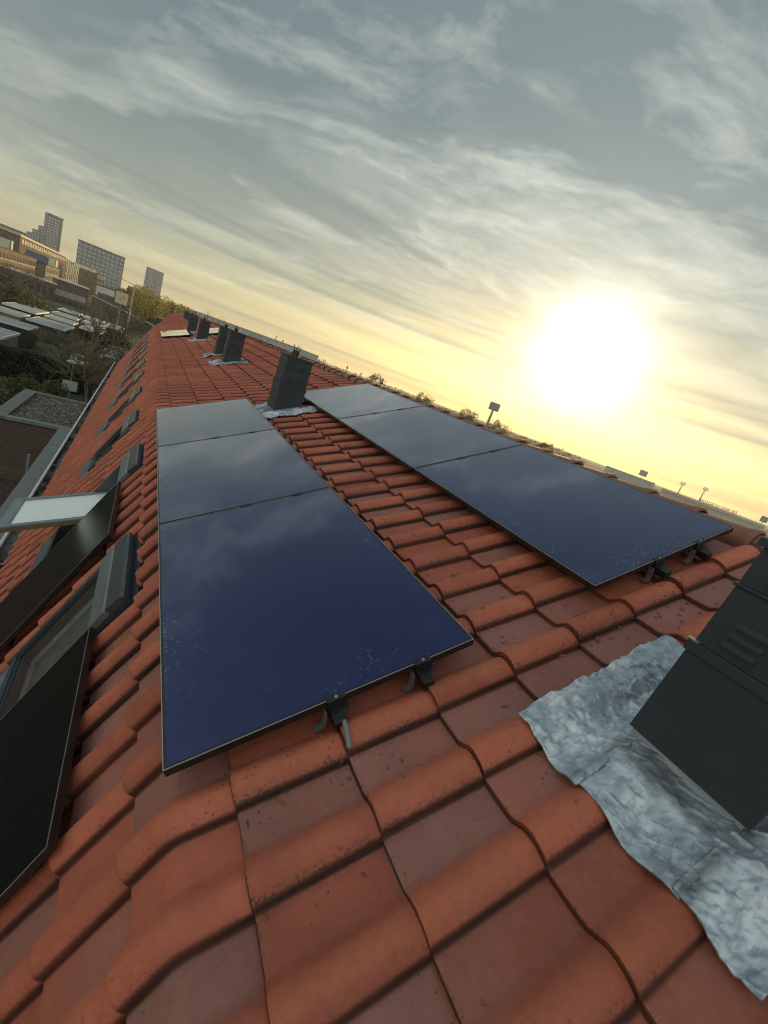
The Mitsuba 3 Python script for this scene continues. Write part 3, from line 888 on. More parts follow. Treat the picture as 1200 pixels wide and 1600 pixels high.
def panel(M, s0, t0, w, h, htop, label, group=None, glass='pv_glass', detail=True):
    """A framed black module whose top lies at height htop of the frame M."""
    key = thing('solar_panel', label, 'solar panel', group)
    B = lambda a, b_=0: moved(box(*a, b_), M)
    f, d = .011, .032
    z1, z0 = htop, htop - d
    bv = .0012
    fr = cat([B((s0, s0 + f, t0, t0 + h, z0, z1), bv), B((s0 + w - f, s0 + w, t0, t0 + h, z0, z1), bv), B((s0 + f, s0 + w - f, t0, t0 + f, z0, z1), bv), B((s0 + f, s0 + w - f, t0 + h - f, t0 + h, z0, z1), bv)])
    fk = put('frame', fr, 'alu_black', key)
    e = .0022; zz0, zz1 = z1 - .0008, z1 + .0009  # pale strips stand in for the sky highlight on the frame chamfer
    put('edge', cat([B((s0 - .0006, s0 + e, t0, t0 + h, zz0, zz1)), B((s0 + w - e, s0 + w + .0006, t0, t0 + h, zz0, zz1)), B((s0 + e, s0 + w - e, t0 - .0006, t0 + e, zz0, zz1)), B((s0 + e, s0 + w - e, t0 + h - e, t0 + h + .0006, zz0, zz1))]), 'alu_edge', fk)
    # the glass, very slightly dished, as real modules are
    n = 12
    a, b = np.linspace(0, 1, n), np.linspace(0, 1, n)
    A, Bq = np.meshgrid(a, b, indexing='ij')
    zz = z1 - .0012 - .0015 * (1 - (2 * A - 1) ** 2) * (1 - (2 * Bq - 1) ** 2)
    P = np.stack([s0 + f + A * (w - 2 * f), t0 + f + Bq * (h - 2 * f), zz], -1)
    g = grid(P)
    v = apply(M, np.asarray(g.vertices))
    put('glass', (v, np.asarray(g.faces) if np.linalg.det(M[:3, :3]) > 0 else np.asarray(g.faces)[:, ::-1]), glass, key, smooth=True, uv=np.stack([A.ravel(), Bq.ravel()], 1))
    if glass == 'pv_glass':
        put('cover_glass', (apply(M, np.array([(s0 + f, t0 + f, z1 - .0006), (s0 + w - f, t0 + f, z1 - .0006), (s0 + w - f, t0 + h - f, z1 - .0006), (s0 + f, t0 + h - f, z1 - .0006)])), np.array([[0, 2, 1], [0, 3, 2]])), 'pv_cover', key)
    put('back_sheet', B((s0 + f, s0 + w - f, t0 + f, t0 + h - f, z0 + .018, z0 + .021)), 'plastic_black', key)
    return key


names = ['nearest', 'middle', 'farthest']
DS, DT = 0.0085, 1.8367
for i in range(3):
    panel(M_UP, i * (PLw + GAP), 0, PLw, PWh, PAN, f'{names[i]} black solar panel of the left row beside the roof bend', 'left row of panels on the upper slope')
for i in range(3):
    panel(M_UP, DS + i * (PLw + GAP), DT, PLw, PWh, PAN, f'{names[i]} black solar panel of the right row along the ridge', 'right row of panels below the ridge')
panel(M_LO, LOW_PANELS[0][0], LOW_PANELS[0][1], PWh, PLw, 0.128, 'dark panel on the steep slope at the left edge, below the nearest roof window', 'panels on the steep slope', 'pv_glass_low')
panel(M_LO, LOW_PANELS[1][0], LOW_PANELS[1][1], PWh, PLw, 0.128, 'dark panel on the steep slope in front of the open roof window', 'panels on the steep slope', 'pv_glass_low')
for i in range(2):
    panel(M_UP, 18.4 + i * (PLw + GAP), 0.22, PLw, PWh, PAN, 'pale reflecting solar panel far along the roof, ' + ('first' if i == 0 else 'second') + ' of the pair left of the chimneys')
    panel(M_UP, 18.5 + i * (PLw + GAP), 1.84, PLw, PWh, PAN, 'pale reflecting solar panel far along the roof, ' + ('first' if i == 0 else 'second') + ' of the pair right of the chimneys')


def rail(M, s0, s1, t, htop, label, group, gaps=(), hooks=(), near=True, along=1):
    """A black mounting rail with end caps, clamps and roof hooks. htop: underside of the panel frames."""
    key = thing('mounting_rail', label, 'mounting rail', group)
    B = lambda a, b_=0: moved(box(*a, b_), M)
    z1, z0 = htop - .001, htop - .041
    put('bar', B((s0 + .004, s1, t - .02, t + .02, z0, z1)), 'alu_black', key)
    put('end_cap', B((s0 - .036, s0 + .004, t - .022, t + .022, z0 - .003, z1 + .001), .003), 'plastic_black', key)
    # end clamp, gripping the frame's near edge
    c = put('end_clamp', cat([B((s0 - .004, s0 + .0395, t + .012, t + .048, htop - .004, htop + .0005), .0008), B((s0 + .026, s0 + .0394, t - .024, t + .044, htop, htop + .0335), .001), B((s0 + .026, s0 + .050, t - .024, t + .044, htop + .0335, htop + .0365), .001)]), 'alu_black', key)
    put('screw', moved(tube([(s0 + .033, t + .012, htop + .03), (s0 + .033, t + .012, htop + .0405)], .006, 10), M), 'screw', c, smooth=40)
    for g in gaps:
        put('mid_clamp', cat([B((g - .016, g + .016, t - .035, t + .035, htop + .0335, htop + .037), .001), B((g - .008, g + .008, t - .030, t + .03, htop - .03, htop + .0336))]), 'alu_black', key)
    for hk in hooks:
        # flat steel: stands on the tile, steps up beside the rail
        pts = np.array([(t - .078, .030), (t - .052, .029), (t - .046, .034), (t - .040, z0 - .01), (t - .034, z1 - .004)])
        ms = []
        for (ta, za), (tb, zb) in zip(pts[:-1], pts[1:]):
            ms.append(moved(hullbar(hk, ta, za, tb, zb, .026, .005), M))
        put('roof_hook', cat(ms), 'alu_grey', key)
    return key


def hullbar(s, ta, za, tb, zb, w, th):
    d = np.array([tb - ta, zb - za]); L = np.linalg.norm(d); d = d / L; n = np.array([-d[1], d[0]])
    v = []
    for x in (s - w / 2, s + w / 2):
        for (p, q) in ((ta, za), (tb, zb)):
            for k in (-1, 1):
                v.append((x, p + n[0] * k * th / 2, q + n[1] * k * th / 2))
    return trimesh.convex.convex_hull(np.array(v))


E3 = 3 * PLw + 2 * GAP
FRU = PAN - .032
rail(M_UP, -.035, E3 + .03, .535, FRU, 'lower mounting rail under the left panel row, grey cable hanging from its end', 'rails of the two upper arrays', [PLw + GAP / 2, 2 * PLw + 1.5 * GAP], [-.004, 1.5, 3.2])
rail(M_UP, -.035, E3 + .03, .885, FRU, 'upper mounting rail under the left panel row with its black end cap', 'rails of the two upper arrays', [PLw + GAP / 2, 2 * PLw + 1.5 * GAP], [-.004, 1.5, 3.2])
rail(M_UP, DS - .035, DS + E3 + .03, DT + .455, FRU, 'lower mounting rail under the right panel row, its end above dry leaves', 'rails of the two upper arrays', [DS + PLw + GAP / 2, DS + 2 * PLw + 1.5 * GAP], [DS - .004, 1.5, 3.2])
rail(M_UP, DS - .035, DS + E3 + .03, DT + .80, FRU, 'upper mounting rail under the right panel row, its end nearest the ridge', 'rails of the two upper arrays', [DS + PLw + GAP / 2, DS + 2 * PLw + 1.5 * GAP], [DS - .004, 1.5, 3.2])


def v_rail(s, label):
    key = thing('mounting_rail', label, 'mounting rail', 'rails of the steep slope panels')
    t0 = .55
    put('bar', moved(box(s + .06, s + 1.08, t0, t0 + .04, .05, .094), M_LO), 'alu_black', key)
    put('bar', moved(box(s + .06, s + 1.08, t0 + 1.0, t0 + 1.04, .05, .094), M_LO), 'alu_black', key)
    if s > 1:
        put('end_cap', moved(box(s + .03, s + .06, t0 - .005, t0 + .045, .045, .097, .002), M_LO), 'plastic_black', key)


v_rail(LOW_PANELS[0][0] - .015, 'rails hidden in the shadow under the left edge panel on the steep slope')
v_rail(LOW_PANELS[1][0] - .015, 'rails in the shadow under the panel by the open roof window')

# grey cable hanging from the lower left rail
cp = [U(a_, b_, float(tile_h(np.array(a_), np.array(b_))) + c_) for a_, b_, c_ in ((-.030, .545, .030), (-.062, .548, .022), (-.092, .545, .014), (-.120, .540, .012), (-.142, .534, .006))]
cp = np.array(cp); tt = np.linspace(0, 4, 17)
cps = np.stack([np.interp(tt, range(5), cp[:, k]) for k in range(3)], 1)
for _ in range(2):
    cps[1:-1] = (cps[:-2] + 2 * cps[1:-1] + cps[2:]) / 4
cb = thing('cable', 'short grey cable hanging from the left rail end and slipping between two tiles', 'cable')
put('sheath', tube(cps, .0095, 8), 'pipe_grey', cb, smooth=60)

# dry leaf bits and crumbs lying on the tiles
bits = []
r2 = np.random.default_rng(3)
clusters = [(-.10, 2.22, .10, 26), (-.28, 2.05, .10, 10), (-.05, .36, .12, 22), (-.12, 1.75, .12, 30), (-.1, 1.25, .35, 22), (-.3, 1.5, .25, 16), (.4, 1.45, .4, 25), (1.0, 1.4, .5, 25), (-.45, .9, .3, 12), (-.6, .4, .3, 10)]
for cs, ct, sp, n in clusters:
    for _ in range(n):
        s, t = cs + r2.normal() * sp, ct + r2.normal() * sp * .8
        h = float(tile_h(np.array(s), np.array(t)))
        if .0 < (s) and (t < 1.14 or t > 1.83):
            continue
        sz = r2.uniform(.003, .009) * (2.2 if r2.random() < .12 else 1)
        o = U(s, t, h + .003)
        a = r2.uniform(0, 6.28)
        ex = YV * math.cos(a) + eU * math.sin(a); ey = np.cross(nU, ex)
        z = nU * r2.uniform(.1, .6) * sz
        p = [o + ex * sz * 1.6, o + ey * sz * .6 + z, o - ex * sz * 1.4 + z * .4, o - ey * sz * .7, o + z * 1.6]
        v = np.array(p + [q - nU * .0015 for q in p])
        bits.append(trimesh.convex.convex_hull(v))
put('leaf_litter', cat(bits), 'dry_leaf', kind='stuff')
labels['leaf_litter'].update(label='dry leaf bits and crumbs scattered over the clay tiles', category='leaf litter')
# ---------------------------------------------------------------- the surroundings
def at(az, dist, z=GROUND):
    a = math.radians(az)
    return np.array([CAM[0] + dist * math.sin(a), CAM[1] + dist * math.cos(a), z])


def zel(el, dist):
    return CAM[2] + dist * math.tan(math.radians(el))


def bframe(o, facing):
    """Local frame of a building: x along the front, y into the depth, z up; the front looks towards the compass angle facing (degrees from +y to +x)."""
    a = math.radians(facing)
    n = np.array([math.sin(a), math.cos(a), 0])
    x = np.cross([0, 0, 1], n)       # to the right as seen from the front: x = z cross n
    return frame(x, -n, [0, 0, 1], o)


class Bld:
    def __init__(self, name, label, category, o, facing, group=None):
        self.key = thing(name, label, category, group)
        self.M = bframe(o, facing)

    def b(self, name, a, bsdf, bev=0, kind=None, parent=None, label=None):
        return put(name, moved(box(*a, bev), self.M), bsdf, parent or self.key, kind=kind, label=label)

    def many(self, name, boxes, bsdf, kind='stuff', parent=None):
        return put(name, cat([moved(box(*a), self.M) for a in boxes]), bsdf, parent or self.key, kind=kind)

    def windows(self, x0, x1, z0, z1, cols, rows, fx=.6, fz=.55, bsdf='window_far', y=0.0, each=True, proud=.06, name='window', frame_=None, skip=None):
        dx, dz = (x1 - x0) / cols, (z1 - z0) / rows
        L = []
        for i in range(cols):
            for j in range(rows):
                if skip and skip(i, j):
                    continue
                cx, cz = x0 + (i + .5) * dx, z0 + (j + .5) * dz
                a = (cx - dx * fx / 2, cx + dx * fx / 2, y - proud, y + .05, cz - dz * fz / 2, cz + dz * fz / 2)
                if each:
                    k = self.b(name, a, bsdf)
                    if frame_:
                        self.b('frame', (a[0] - .12, a[1] + .12, y - proud + .02, y + .05, a[4] - .12, a[5] + .12), frame_, parent=k)
                else:
                    L.append(a)
        if L:
            self.many(name + 's', L, bsdf)


# the neighbouring block that carries on beyond the near one
H2 = thing('row_house', 'farther terraced house block with red tile roof and a row of small dark chimneys', 'house')
a2 = math.radians(1.6)
M2 = frame([math.cos(a2), -math.sin(a2), 0], [math.sin(a2), math.cos(a2), 0], [0, 0, 1], [0.72, 31.4, 0.0])
L2 = 60.0


def slope_grid(e, n, t0, t1, g, j, y0, y1, flip, sgn):
    ss = np.arange(y0, y1, TW / 5)
    tt = []
    c = 0
    while t0 + c * g < t1:
        tt += [t0 + c * g, t0 + c * g + .004, t0 + c * g + g - .002]; c += 1
    tt = np.array(tt)
    S, Q = np.meshgrid(ss, tt, indexing='ij')
    u = S / TW - np.floor(S / TW)
    v = (Q - t0) / g; v = v - np.floor(v + 1e-4)
    if sgn < 0:
        v = 1 - v
    H = np.interp(u, PROFILE[:, 0], PROFILE[:, 1]) + TILT * (1 - v)
    P = BEND + YV * S[..., None] + e * Q[..., None] + n * H[..., None]
    return grid(P, flip=flip)


put('roof_tiles', moved(cat([slope_grid(eU, nU, 0.0, 3.1, GU, 0, 0, L2, True, 1)]), M2), 'tile_far', H2, smooth=35, kind='stuff')
put('steep_slope_tiles', moved(cat([slope_grid(eL, nL, 0.0, 2.9, GL, 0, 0, L2, False, -1)]), M2), 'tile_far', H2, smooth=35, kind='stuff')
put('wall', moved(extrude_y(core_poly(.04) and [(x, z) for x, z in core_poly(.04)][:3] + [(2 * axx - core_poly(.04)[0][0], core_poly(.04)[0][1])] + [(2 * axx - core_poly(.04)[0][0], GROUND - .2), (core_poly(.04)[0][0], GROUND - .2)], .03, L2 - .03), M2), 'brick_dark', H2)
put('ridge_tiles', cat([moved(ridge_mesh(), M2 @ frame([1, 0, 0], [0, 1, 0], [0, 0, 1], [APEX[0], y, APEX[2]])) for y in np.arange(0, L2, RL)]), 'ridge_clay', H2, smooth=40, kind='stuff')
put('verge', cat([moved(tube([(BEND[0] + eU[0] * t, -.02, BEND[2] + eU[2] * t + .03), (BEND[0] + eU[0] * (t + .36), -.02, BEND[2] + eU[2] * (t + .36) + .05)], .055, 8), M2) for t in np.arange(0, 2.9, GU)]), 'ridge_clay', H2, smooth=40)
for y in (3.2, 7.6, 13.0, 19.5, 25.0):
    k2 = numbered(f'{H2}__chimney')
    o = BEND + eU * 1.45
    scene[k2] = mikit.ply(moved(cat([box(o[0], o[0] + .34, y, y + .38, o[2] - .05, o[2] + .80), box(o[0] - .01, o[0] + .35, y - .01, y + .39, o[2] + .80, o[2] + .83)]), M2), 'anthracite')
    put('flue', moved(tube([(o[0] + .15, y + .19, o[2] + .82), (o[0] + .15, y + .19, o[2] + 1.02)], .05, 10), M2), 'alu_black', k2)
put('dormer_cheek', moved(cat([box(-.75, -.1, 2.5, 4.0, -1.5, -.35)]), M2), 'concrete_far', H2)

# flat-roofed brick extension under the gutter: gravel ringed by concrete copings
ext = thing('extension', 'low brick extension with a gravel flat roof and pale concrete coping below the gutter', 'extension')
xe = 0.55                                                    # the house wall stands above this side
put('wall', prism([(-5.55, 24.45), (-2.95, 24.45), (-2.95, 4.0), (-.9, 4.0), (-.9, 30.9), (-5.55, 30.9)], GROUND - .1, -6.12), 'brick_dark', ext)
put('gravel_bed', prism([(-5.2, 24.8), (-2.6, 24.8), (-2.6, 4.2), (-.95, 4.2), (-.95, 30.6), (-5.2, 30.6)], -6.3, -6.06), 'gravel_base', ext)
pb = []
ico = trimesh.creation.icosphere(subdivisions=0)
r3 = np.random.default_rng(11)
for _ in range(5200):
    if r3.random() < .62:
        x, y = r3.uniform(-5.15, -1.0), r3.uniform(24.85, 30.55)
    else:
        x, y = r3.uniform(-2.6, -1.3), r3.uniform(9, 24.8)
    q = r3.uniform(.018, .05)
    v = np.asarray(ico.vertices) * [q * r3.uniform(.8, 1.5), q * r3.uniform(.8, 1.5), q * .7] + r3.normal(0, q * .08, (12, 3)) + [x, y, -6.055]
    pb.append((v, ico.faces))
put('pebbles', cat(pb), 'pebble', ext, kind='stuff')


def coping(x0, x1, y0, y1, along, n, matn):
    for i in range(n):
        a, b = i / n, (i + 1) / n
        g = .006
        if along == 'y':
            put('coping_slab', box(x0, x1, y0 + (y1 - y0) * a + g, y0 + (y1 - y0) * b - g, -6.06, -5.90, .008), matn, ext)
        else:
            put('coping_slab', box(x0 + (x1 - x0) * a + g, x0 + (x1 - x0) * b - g, y0, y1, -6.06, -5.90, .008), matn, ext)


coping(-5.62, -5.08, 24.36, 30.98, 'y', 6, 'conc_dirty')
coping(-5.08, -.95, 30.62, 30.98, 'x', 4, 'conc_dirty')
coping(-5.08, -3.08, 24.36, 24.72, 'x', 2, 'conc')
coping(-3.08, -2.52, 6.4, 24.72, 'y', 16, 'conc')
put('drain_pipe', tube([(-3.30, 19.2, GROUND), (-3.30, 19.2, -6.1), (-3.30, 19.2, -5.75)], .05, 10), 'galv', ext, smooth=50)
put('wall_lamp', cat([box(-3.13, -3.0, 16.6, 16.7, -6.3, -6.18, .02), box(-3.12, -3.02, 16.61, 16.69, -6.18, -6.15, .01)]), 'fascia', ext)
pv = [box(-14 + .0, -5.7, 6, 46, GROUND + .002, GROUND + .01)]
put('terrace', box(-12.0, -2.96, 3.0, 24.3, GROUND - .1, GROUND + .012), 'paver', kind='structure')


# ---- plants
def leaf_cloud(pts, size, seed, flat=.5):
    r = np.random.default_rng(seed)
    n = len(pts)
    a = r.normal(size=(n, 3)); a /= np.linalg.norm(a, axis=1, keepdims=True)
    b = np.cross(a, r.normal(size=(n, 3))); b /= np.linalg.norm(b, axis=1, keepdims=True)
    s = size * r.uniform(.5, 1.4, (n, 1))
    v = np.stack([pts + a * s, pts + b * s * flat, pts - a * s, pts - b * s * flat], 1).reshape(-1, 3)
    i = np.arange(n)[:, None] * 4
    return trimesh.Trimesh(v, np.vstack([i + [0, 1, 2], i + [0, 2, 3]]), process=False)


def branches(o, h, seed, spread=.55, levels=4, r0=.2, lean=(0, 0), split=(2, 4), first=.3):
    r = np.random.default_rng(seed)
    trunk, limbs, twigs = [], [], []

    def grow(p, d, L, rad, lv):
        n = 5
        pts = [p]
        q = p.copy(); dd = d.copy()
        for _ in range(n):
            dd = dd + r.normal(0, .11 + .05 * lv, 3); dd[2] += .03 * lv; dd /= np.linalg.norm(dd)
            q = q + dd * L / n; pts.append(q.copy())
        rr = np.linspace(rad, rad * .62, n + 1)
        (trunk if lv == 0 else limbs if lv < 3 else twigs).append(tube(pts, rr, 8 if lv == 0 else 5 if lv < 3 else 3, cap=False))
        if lv >= levels:
            return
        k = r.integers(*split) + (1 if lv >= 1 else 0)
        for i in range(k + (2 if lv >= 2 else 0)):
            f = r.uniform(.35, 1.0) if lv else r.uniform(.75, 1.0)
            pp = pts[int(f * n)]
            a = r.normal(0, spread, 3); nd = dd + a; nd[2] = abs(nd[2]) * .8 + .1; nd /= np.linalg.norm(nd)
            grow(np.array(pp), nd, L * r.uniform(.62, .85) if lv else L * r.uniform(.8, 1.1), rad * .55, lv + 1)
    grow(np.array(o, float), np.array([lean[0], lean[1], 1.0]), h * first, r0, 0)
    return trunk, limbs, twigs


def bare_tree(label, o, h, seed, r0, group=None, twig='twig', buds=0, **k):
    key = thing('bare_tree', label, 'tree', group)
    a, b, c = branches(o, h, seed, r0=r0, **k)
    put('trunk', cat(a), 'bark', key, smooth=60)
    put('limbs', cat(b), 'bark', key, smooth=60, kind='stuff')
    if c:
        put('twigs', cat(c), twig, key, kind='stuff')
    if buds:
        P = np.vstack([m.vertices for m in c]); r = np.random.default_rng(seed)
        P = P[r.integers(0, len(P), buds)] + r.normal(0, .06, (buds, 3))
        put('buds', leaf_cloud(P, .035, seed), 'olive_leaf', key, kind='stuff')
    return key


def leafy_tree(name, label, o, h, rad, leaf, seed, n=5000, size=.22, trunk=True, squash=1.0, droop=0.0, cat_='tree', group=None, clumps=26):
    key = thing(name, label, cat_, group)
    r = np.random.default_rng(seed)
    C = r.normal(0, 1, (clumps, 3)); C /= np.linalg.norm(C, axis=1, keepdims=True); C *= r.uniform(.25, 1.0, (clumps, 1)) ** .5
    C = C * [rad, rad, rad * squash]
    cr = r.uniform(.22, .42, clumps) * rad
    w = r.integers(0, clumps, n)
    q = r.normal(0, 1, (n, 3)); q /= np.linalg.norm(q, axis=1, keepdims=True); q *= r.uniform(.3, 1, (n, 1)) ** .4
    P = C[w] + q * cr[w][:, None]
    if droop:
        P[:, 2] -= droop * r.random(n) ** 2 * rad
    P = P + np.array(o) + [0, 0, h - rad * squash]
    P = P[P[:, 2] > GROUND + .05]
    if trunk:
        a, b, _ = branches(o, h * .9, seed, r0=h * .022, levels=2, first=.34)
        put('trunk', cat(a), 'bark', key, smooth=60)
        put('limbs', cat(b), 'bark', key, kind='stuff')
    put('crown', leaf_cloud(P, size, seed), leaf, key)
    return key


def hedge(label, x0, x1, y0, y1, z1, leaf, n, seed, size=.08):
    key = thing('hedge', label, 'hedge')
    r = np.random.default_rng(seed)
    P = np.stack([r.uniform(x0, x1, n), r.uniform(y0, y1, n), GROUND + (z1 - GROUND) * r.random(n) ** .6], 1)
    f = r.random(n)
    P[f < .35, 1] = y0 + r.normal(0, .05, (f < .35).sum()); t = (f > .35) & (f < .65); P[t, 2] = z1 + r.normal(0, .06, t.sum())
    P += .10 * (meshkit.noise(P * 1.7, 4)[:, None] - .5) * [1, 1, 1.6]
    put('leaves', leaf_cloud(P, size, seed, .6), leaf, key)
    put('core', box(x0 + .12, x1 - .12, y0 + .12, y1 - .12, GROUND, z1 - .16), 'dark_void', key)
    return key


hedge('tall dark clipped hedge crossing behind the gravel roof', -13.5, -4.3, 47.2, 49.0, -6.65, 'hedge_leaf', 16000, 5)
leafy_tree('shrub', 'green leafy shrub spilling over the left end of the gravel roof coping', (-7.6, 30.5, GROUND), 3.2, 2.1, 'bush_leaf', 21, 7000, .10, False, .8, cat_='shrub', clumps=34)
leafy_tree('shrub', 'low green shrubs between the gravel roof and the dark hedge', (-6.6, 40.0, GROUND), 2.1, 1.9, 'bush_leaf', 22, 5000, .09, False, .7, cat_='shrub', clumps=30)
leafy_tree('shrub', 'yellow green bush among the shed roofs at the left edge', (-19.3, 97, GROUND), 4.6, 3.6, 'bush_leaf', 23, 5000, .22, False, .6, cat_='shrub', clumps=30)
leafy_tree('shrub', 'dark green bush at the left edge before the brick houses', (-26.0, 118, GROUND), 4.4, 3.6, 'hedge_leaf', 24, 4000, .25, False, .6, cat_='shrub', clumps=30)
leafy_tree('shrub', 'olive garden shrub under the bare tree branches', (-6.4, 66, GROUND), 2.8, 2.4, 'olive_leaf', 25, 3500, .13, False, .5, cat_='shrub', clumps=30)
leafy_tree('shrub', 'dull green garden thicket in front of the glasshouse roof', (-5.0, 82, GROUND), 2.8, 3.2, 'hedge_leaf', 26, 4500, .16, False, .45, cat_='shrub', clumps=30)

bare_tree('large bare tree with spreading twigs beside the far end of the gutter', (-3.05, 37.6, GROUND), 11.0, 4, .25, levels=4, spread=.66, first=.33, buds=1200, split=(3, 5))
bare_tree('bare tree behind the large bare tree, its twigs before the long dark roof', (-3.3, 70, GROUND), 10.0, 9, .18, levels=4, spread=.55, first=.34, buds=700)
bare_tree('small dark bare tree in front of the sand coloured brick house', (-27.0, 142, GROUND), 9.2, 15, .26, levels=4, spread=.5, first=.4)
bare_tree('thin bare tree spreading low over the sheds', (-8.0, 60, GROUND), 5.6, 31, .12, levels=5, spread=.8, first=.3)
leafy_tree('willow_tree', 'broad yellow green willow in front of the slim grey tower', at(-.55, 165), zel(1.05, 165) - GROUND, 4.6, 'willow_leaf', 41, 9000, .26, True, .85, 1.0)
leafy_tree('willow_tree', 'lower olive yellow tree right of the broad willow', at(2.1, 200), zel(.75, 200) - GROUND, 5.0, 'willow_leaf', 42, 7000, .3, True, .8, .7)
leafy_tree('willow_tree', 'dull green tree at the left flank of the broad willow', at(-2.0, 190), zel(.3, 190) - GROUND, 3.8, 'olive_leaf', 43, 5000, .3, True, .8, .4)
for i, (az_, el_, d_, sp) in enumerate([(6.5, 1.3, 60, .3), (7.6, 1.45, 66, .3), (8.7, 1.35, 63, .32), (9.8, 1.5, 70, .3), (11.0, 1.25, 72, .3)]):
    bare_tree(f'thin bare twigs rising above the ridge, {["first", "second", "third", "fourth", "fifth"][i]} clump from the tallest far chimneys', at(az_, d_), zel(el_, d_) - GROUND, 60 + i, .10, 'bare twig clumps over the ridge', levels=4, spread=.28, first=.36)

ROUND = [(26.3, .75, 95, 2.0, 'round brown bush over the ridge right of the middle chimney'), (33.0, .85, 92, 2.1, 'round brown treetop over the right panel row, left of the billboard'),
         (39.2, .8, 98, 2.1, 'brownish treetop directly left of the billboard mast'), (43.0, .7, 105, 2.2, 'brownish treetop directly right of the billboard mast'), (49.5, .3, 100, 1.8, 'low treetop showing over the ridge below the sun')]
for i, (az_, el_, d_, r_, lb) in enumerate(ROUND):
    leafy_tree('round_tree', lb, at(az_, d_), zel(el_, d_) - GROUND, r_, 'olive_leaf', 70 + i, 2600, .11, True, .9)
for i, (az_, el_, h_) in enumerate([(13.1, .95, 0), (13.95, .85, 0), (15.4, .8, 0), (15.85, 1.0, 0), (16.2, .9, 0), (17.9, .55, 0), (22.3, .62, 0), (24.2, .5, 0)]):
    d_ = 330
    leafy_tree('poplar_tree', f'tiny slender poplar on the skyline, {["first", "second", "third", "fourth", "fifth", "sixth", "seventh", "eighth"][i]} from the left', at(az_, d_), zel(el_, d_) - GROUND, .75, 'olive_leaf', 90 + i, 900, .2, False, 4.2)
rows_ = []
for i in range(60):
    az_ = 17 + i * .62 + rng.normal() * .2
    rows_.append(at(az_, 330 + rng.normal() * 30))
pts = np.vstack([o + np.stack([rng.normal(0, 3.0, 130), rng.normal(0, 3, 130), rng.random(130) * (9.5 + rng.normal() * 1.2)], 1) for o in rows_])
put('far_trees', leaf_cloud(pts, .7, 5), 'olive_leaf', kind='stuff')
labels['far_trees'].update(label='far band of treetops along the skyline beyond the ridge', category='trees')

# ---- street lamp, sign, car, sheds
lamp = thing('street_lamp', 'short grey garden path lamp with a ring shaped head behind the gravel roof', 'street lamp')
lo_ = at(-6.0, 45.6)
put('pole', tube([lo_, lo_ + [0, 0, 3.2]], [.06, .045], 10), 'galv', lamp, smooth=50)
a = np.linspace(0, 2 * math.pi, 25)
put('lamp_ring', tube(np.stack([lo_[0] + .42 * np.cos(a), lo_[1] + .42 * np.sin(a), a * 0 + lo_[2] + 3.25], 1), .06, 8, cap=False), 'fascia', lamp, smooth=60)
put('lamp_arms', cat([tube([lo_ + [0, 0, 3.18], lo_ + [.4 * math.cos(t), .4 * math.sin(t), 3.25]], .02, 6) for t in (0, 2.1, 4.2)]), 'galv', lamp)
sgn = thing('notice_board', 'pale square notice board fixed to the path lamp pole', 'sign')
so = at(-6.05, 45.45)
Ms = bframe(np.array([so[0], so[1], -7.75]), 172)
put('board', moved(box(-.50, .50, -.02, .02, -.40, .40, .004), Ms), 'sign_face', sgn)
put('border', cat([moved(box(-.54, .54, -.025, .025, z - .025, z + .025), Ms) for z in (-.42, .42)] + [moved(box(x - .02, x + .02, -.0245, .0245, -.395, .395), Ms) for x in (-.52, .52)]), 'galv', sgn)
car = thing('parked_car', 'white parked car half hidden behind the large bare tree trunk', 'car')
co = at(-5.3, 63.5)
Mc = bframe(co, 165)


def car_parts(Mc, key, paint):
    side = [(-2.1, .35), (-2.12, .75), (-2.0, .92), (-1.1, 1.02), (-.45, 1.42), (.9, 1.46), (1.7, 1.05), (2.05, .98), (2.1, .5), (2.05, .3)]
    b = extrude_y(side, -.86, .86)
    b = moved(b, frame([0, 1, 0], [1, 0, 0], [0, 0, 1], [0, 0, 0]))
    put('body', moved(b, Mc), paint, key)
    g = extrude_y([(-1.02, 1.03), (-.44, 1.39), (.86, 1.42), (1.55, 1.06)], -.875, .875)
    g = moved(g, frame([0, 1, 0], [1, 0, 0], [0, 0, 1], [0, 0, 0]))
    put('side_windows', moved(g, Mc), 'car_glass', key)
    put('windscreen', moved(trimesh.convex.convex_hull(np.array([(x, y, z) for x in (-.72, .72) for (y, z) in ((-1.08, 1.05), (-.5, 1.40), (-1.05, 1.02), (-.47, 1.37))])), Mc), 'car_glass', key)
    for x in (-.80, .80):
        for y in (-1.3, 1.3):
            put('wheel', moved(tube([(x - .1, y, .31), (x + .1, y, .31)], .31, 16), Mc), 'tyre', key, smooth=40)
    put('headlights', moved(cat([box(-.78, -.5, -2.135, -2.05, .66, .80, .02), box(.5, .78, -2.135, -2.05, .66, .80, .02)]), Mc), 'fascia', key)


car_parts(Mc, car, 'car_white')

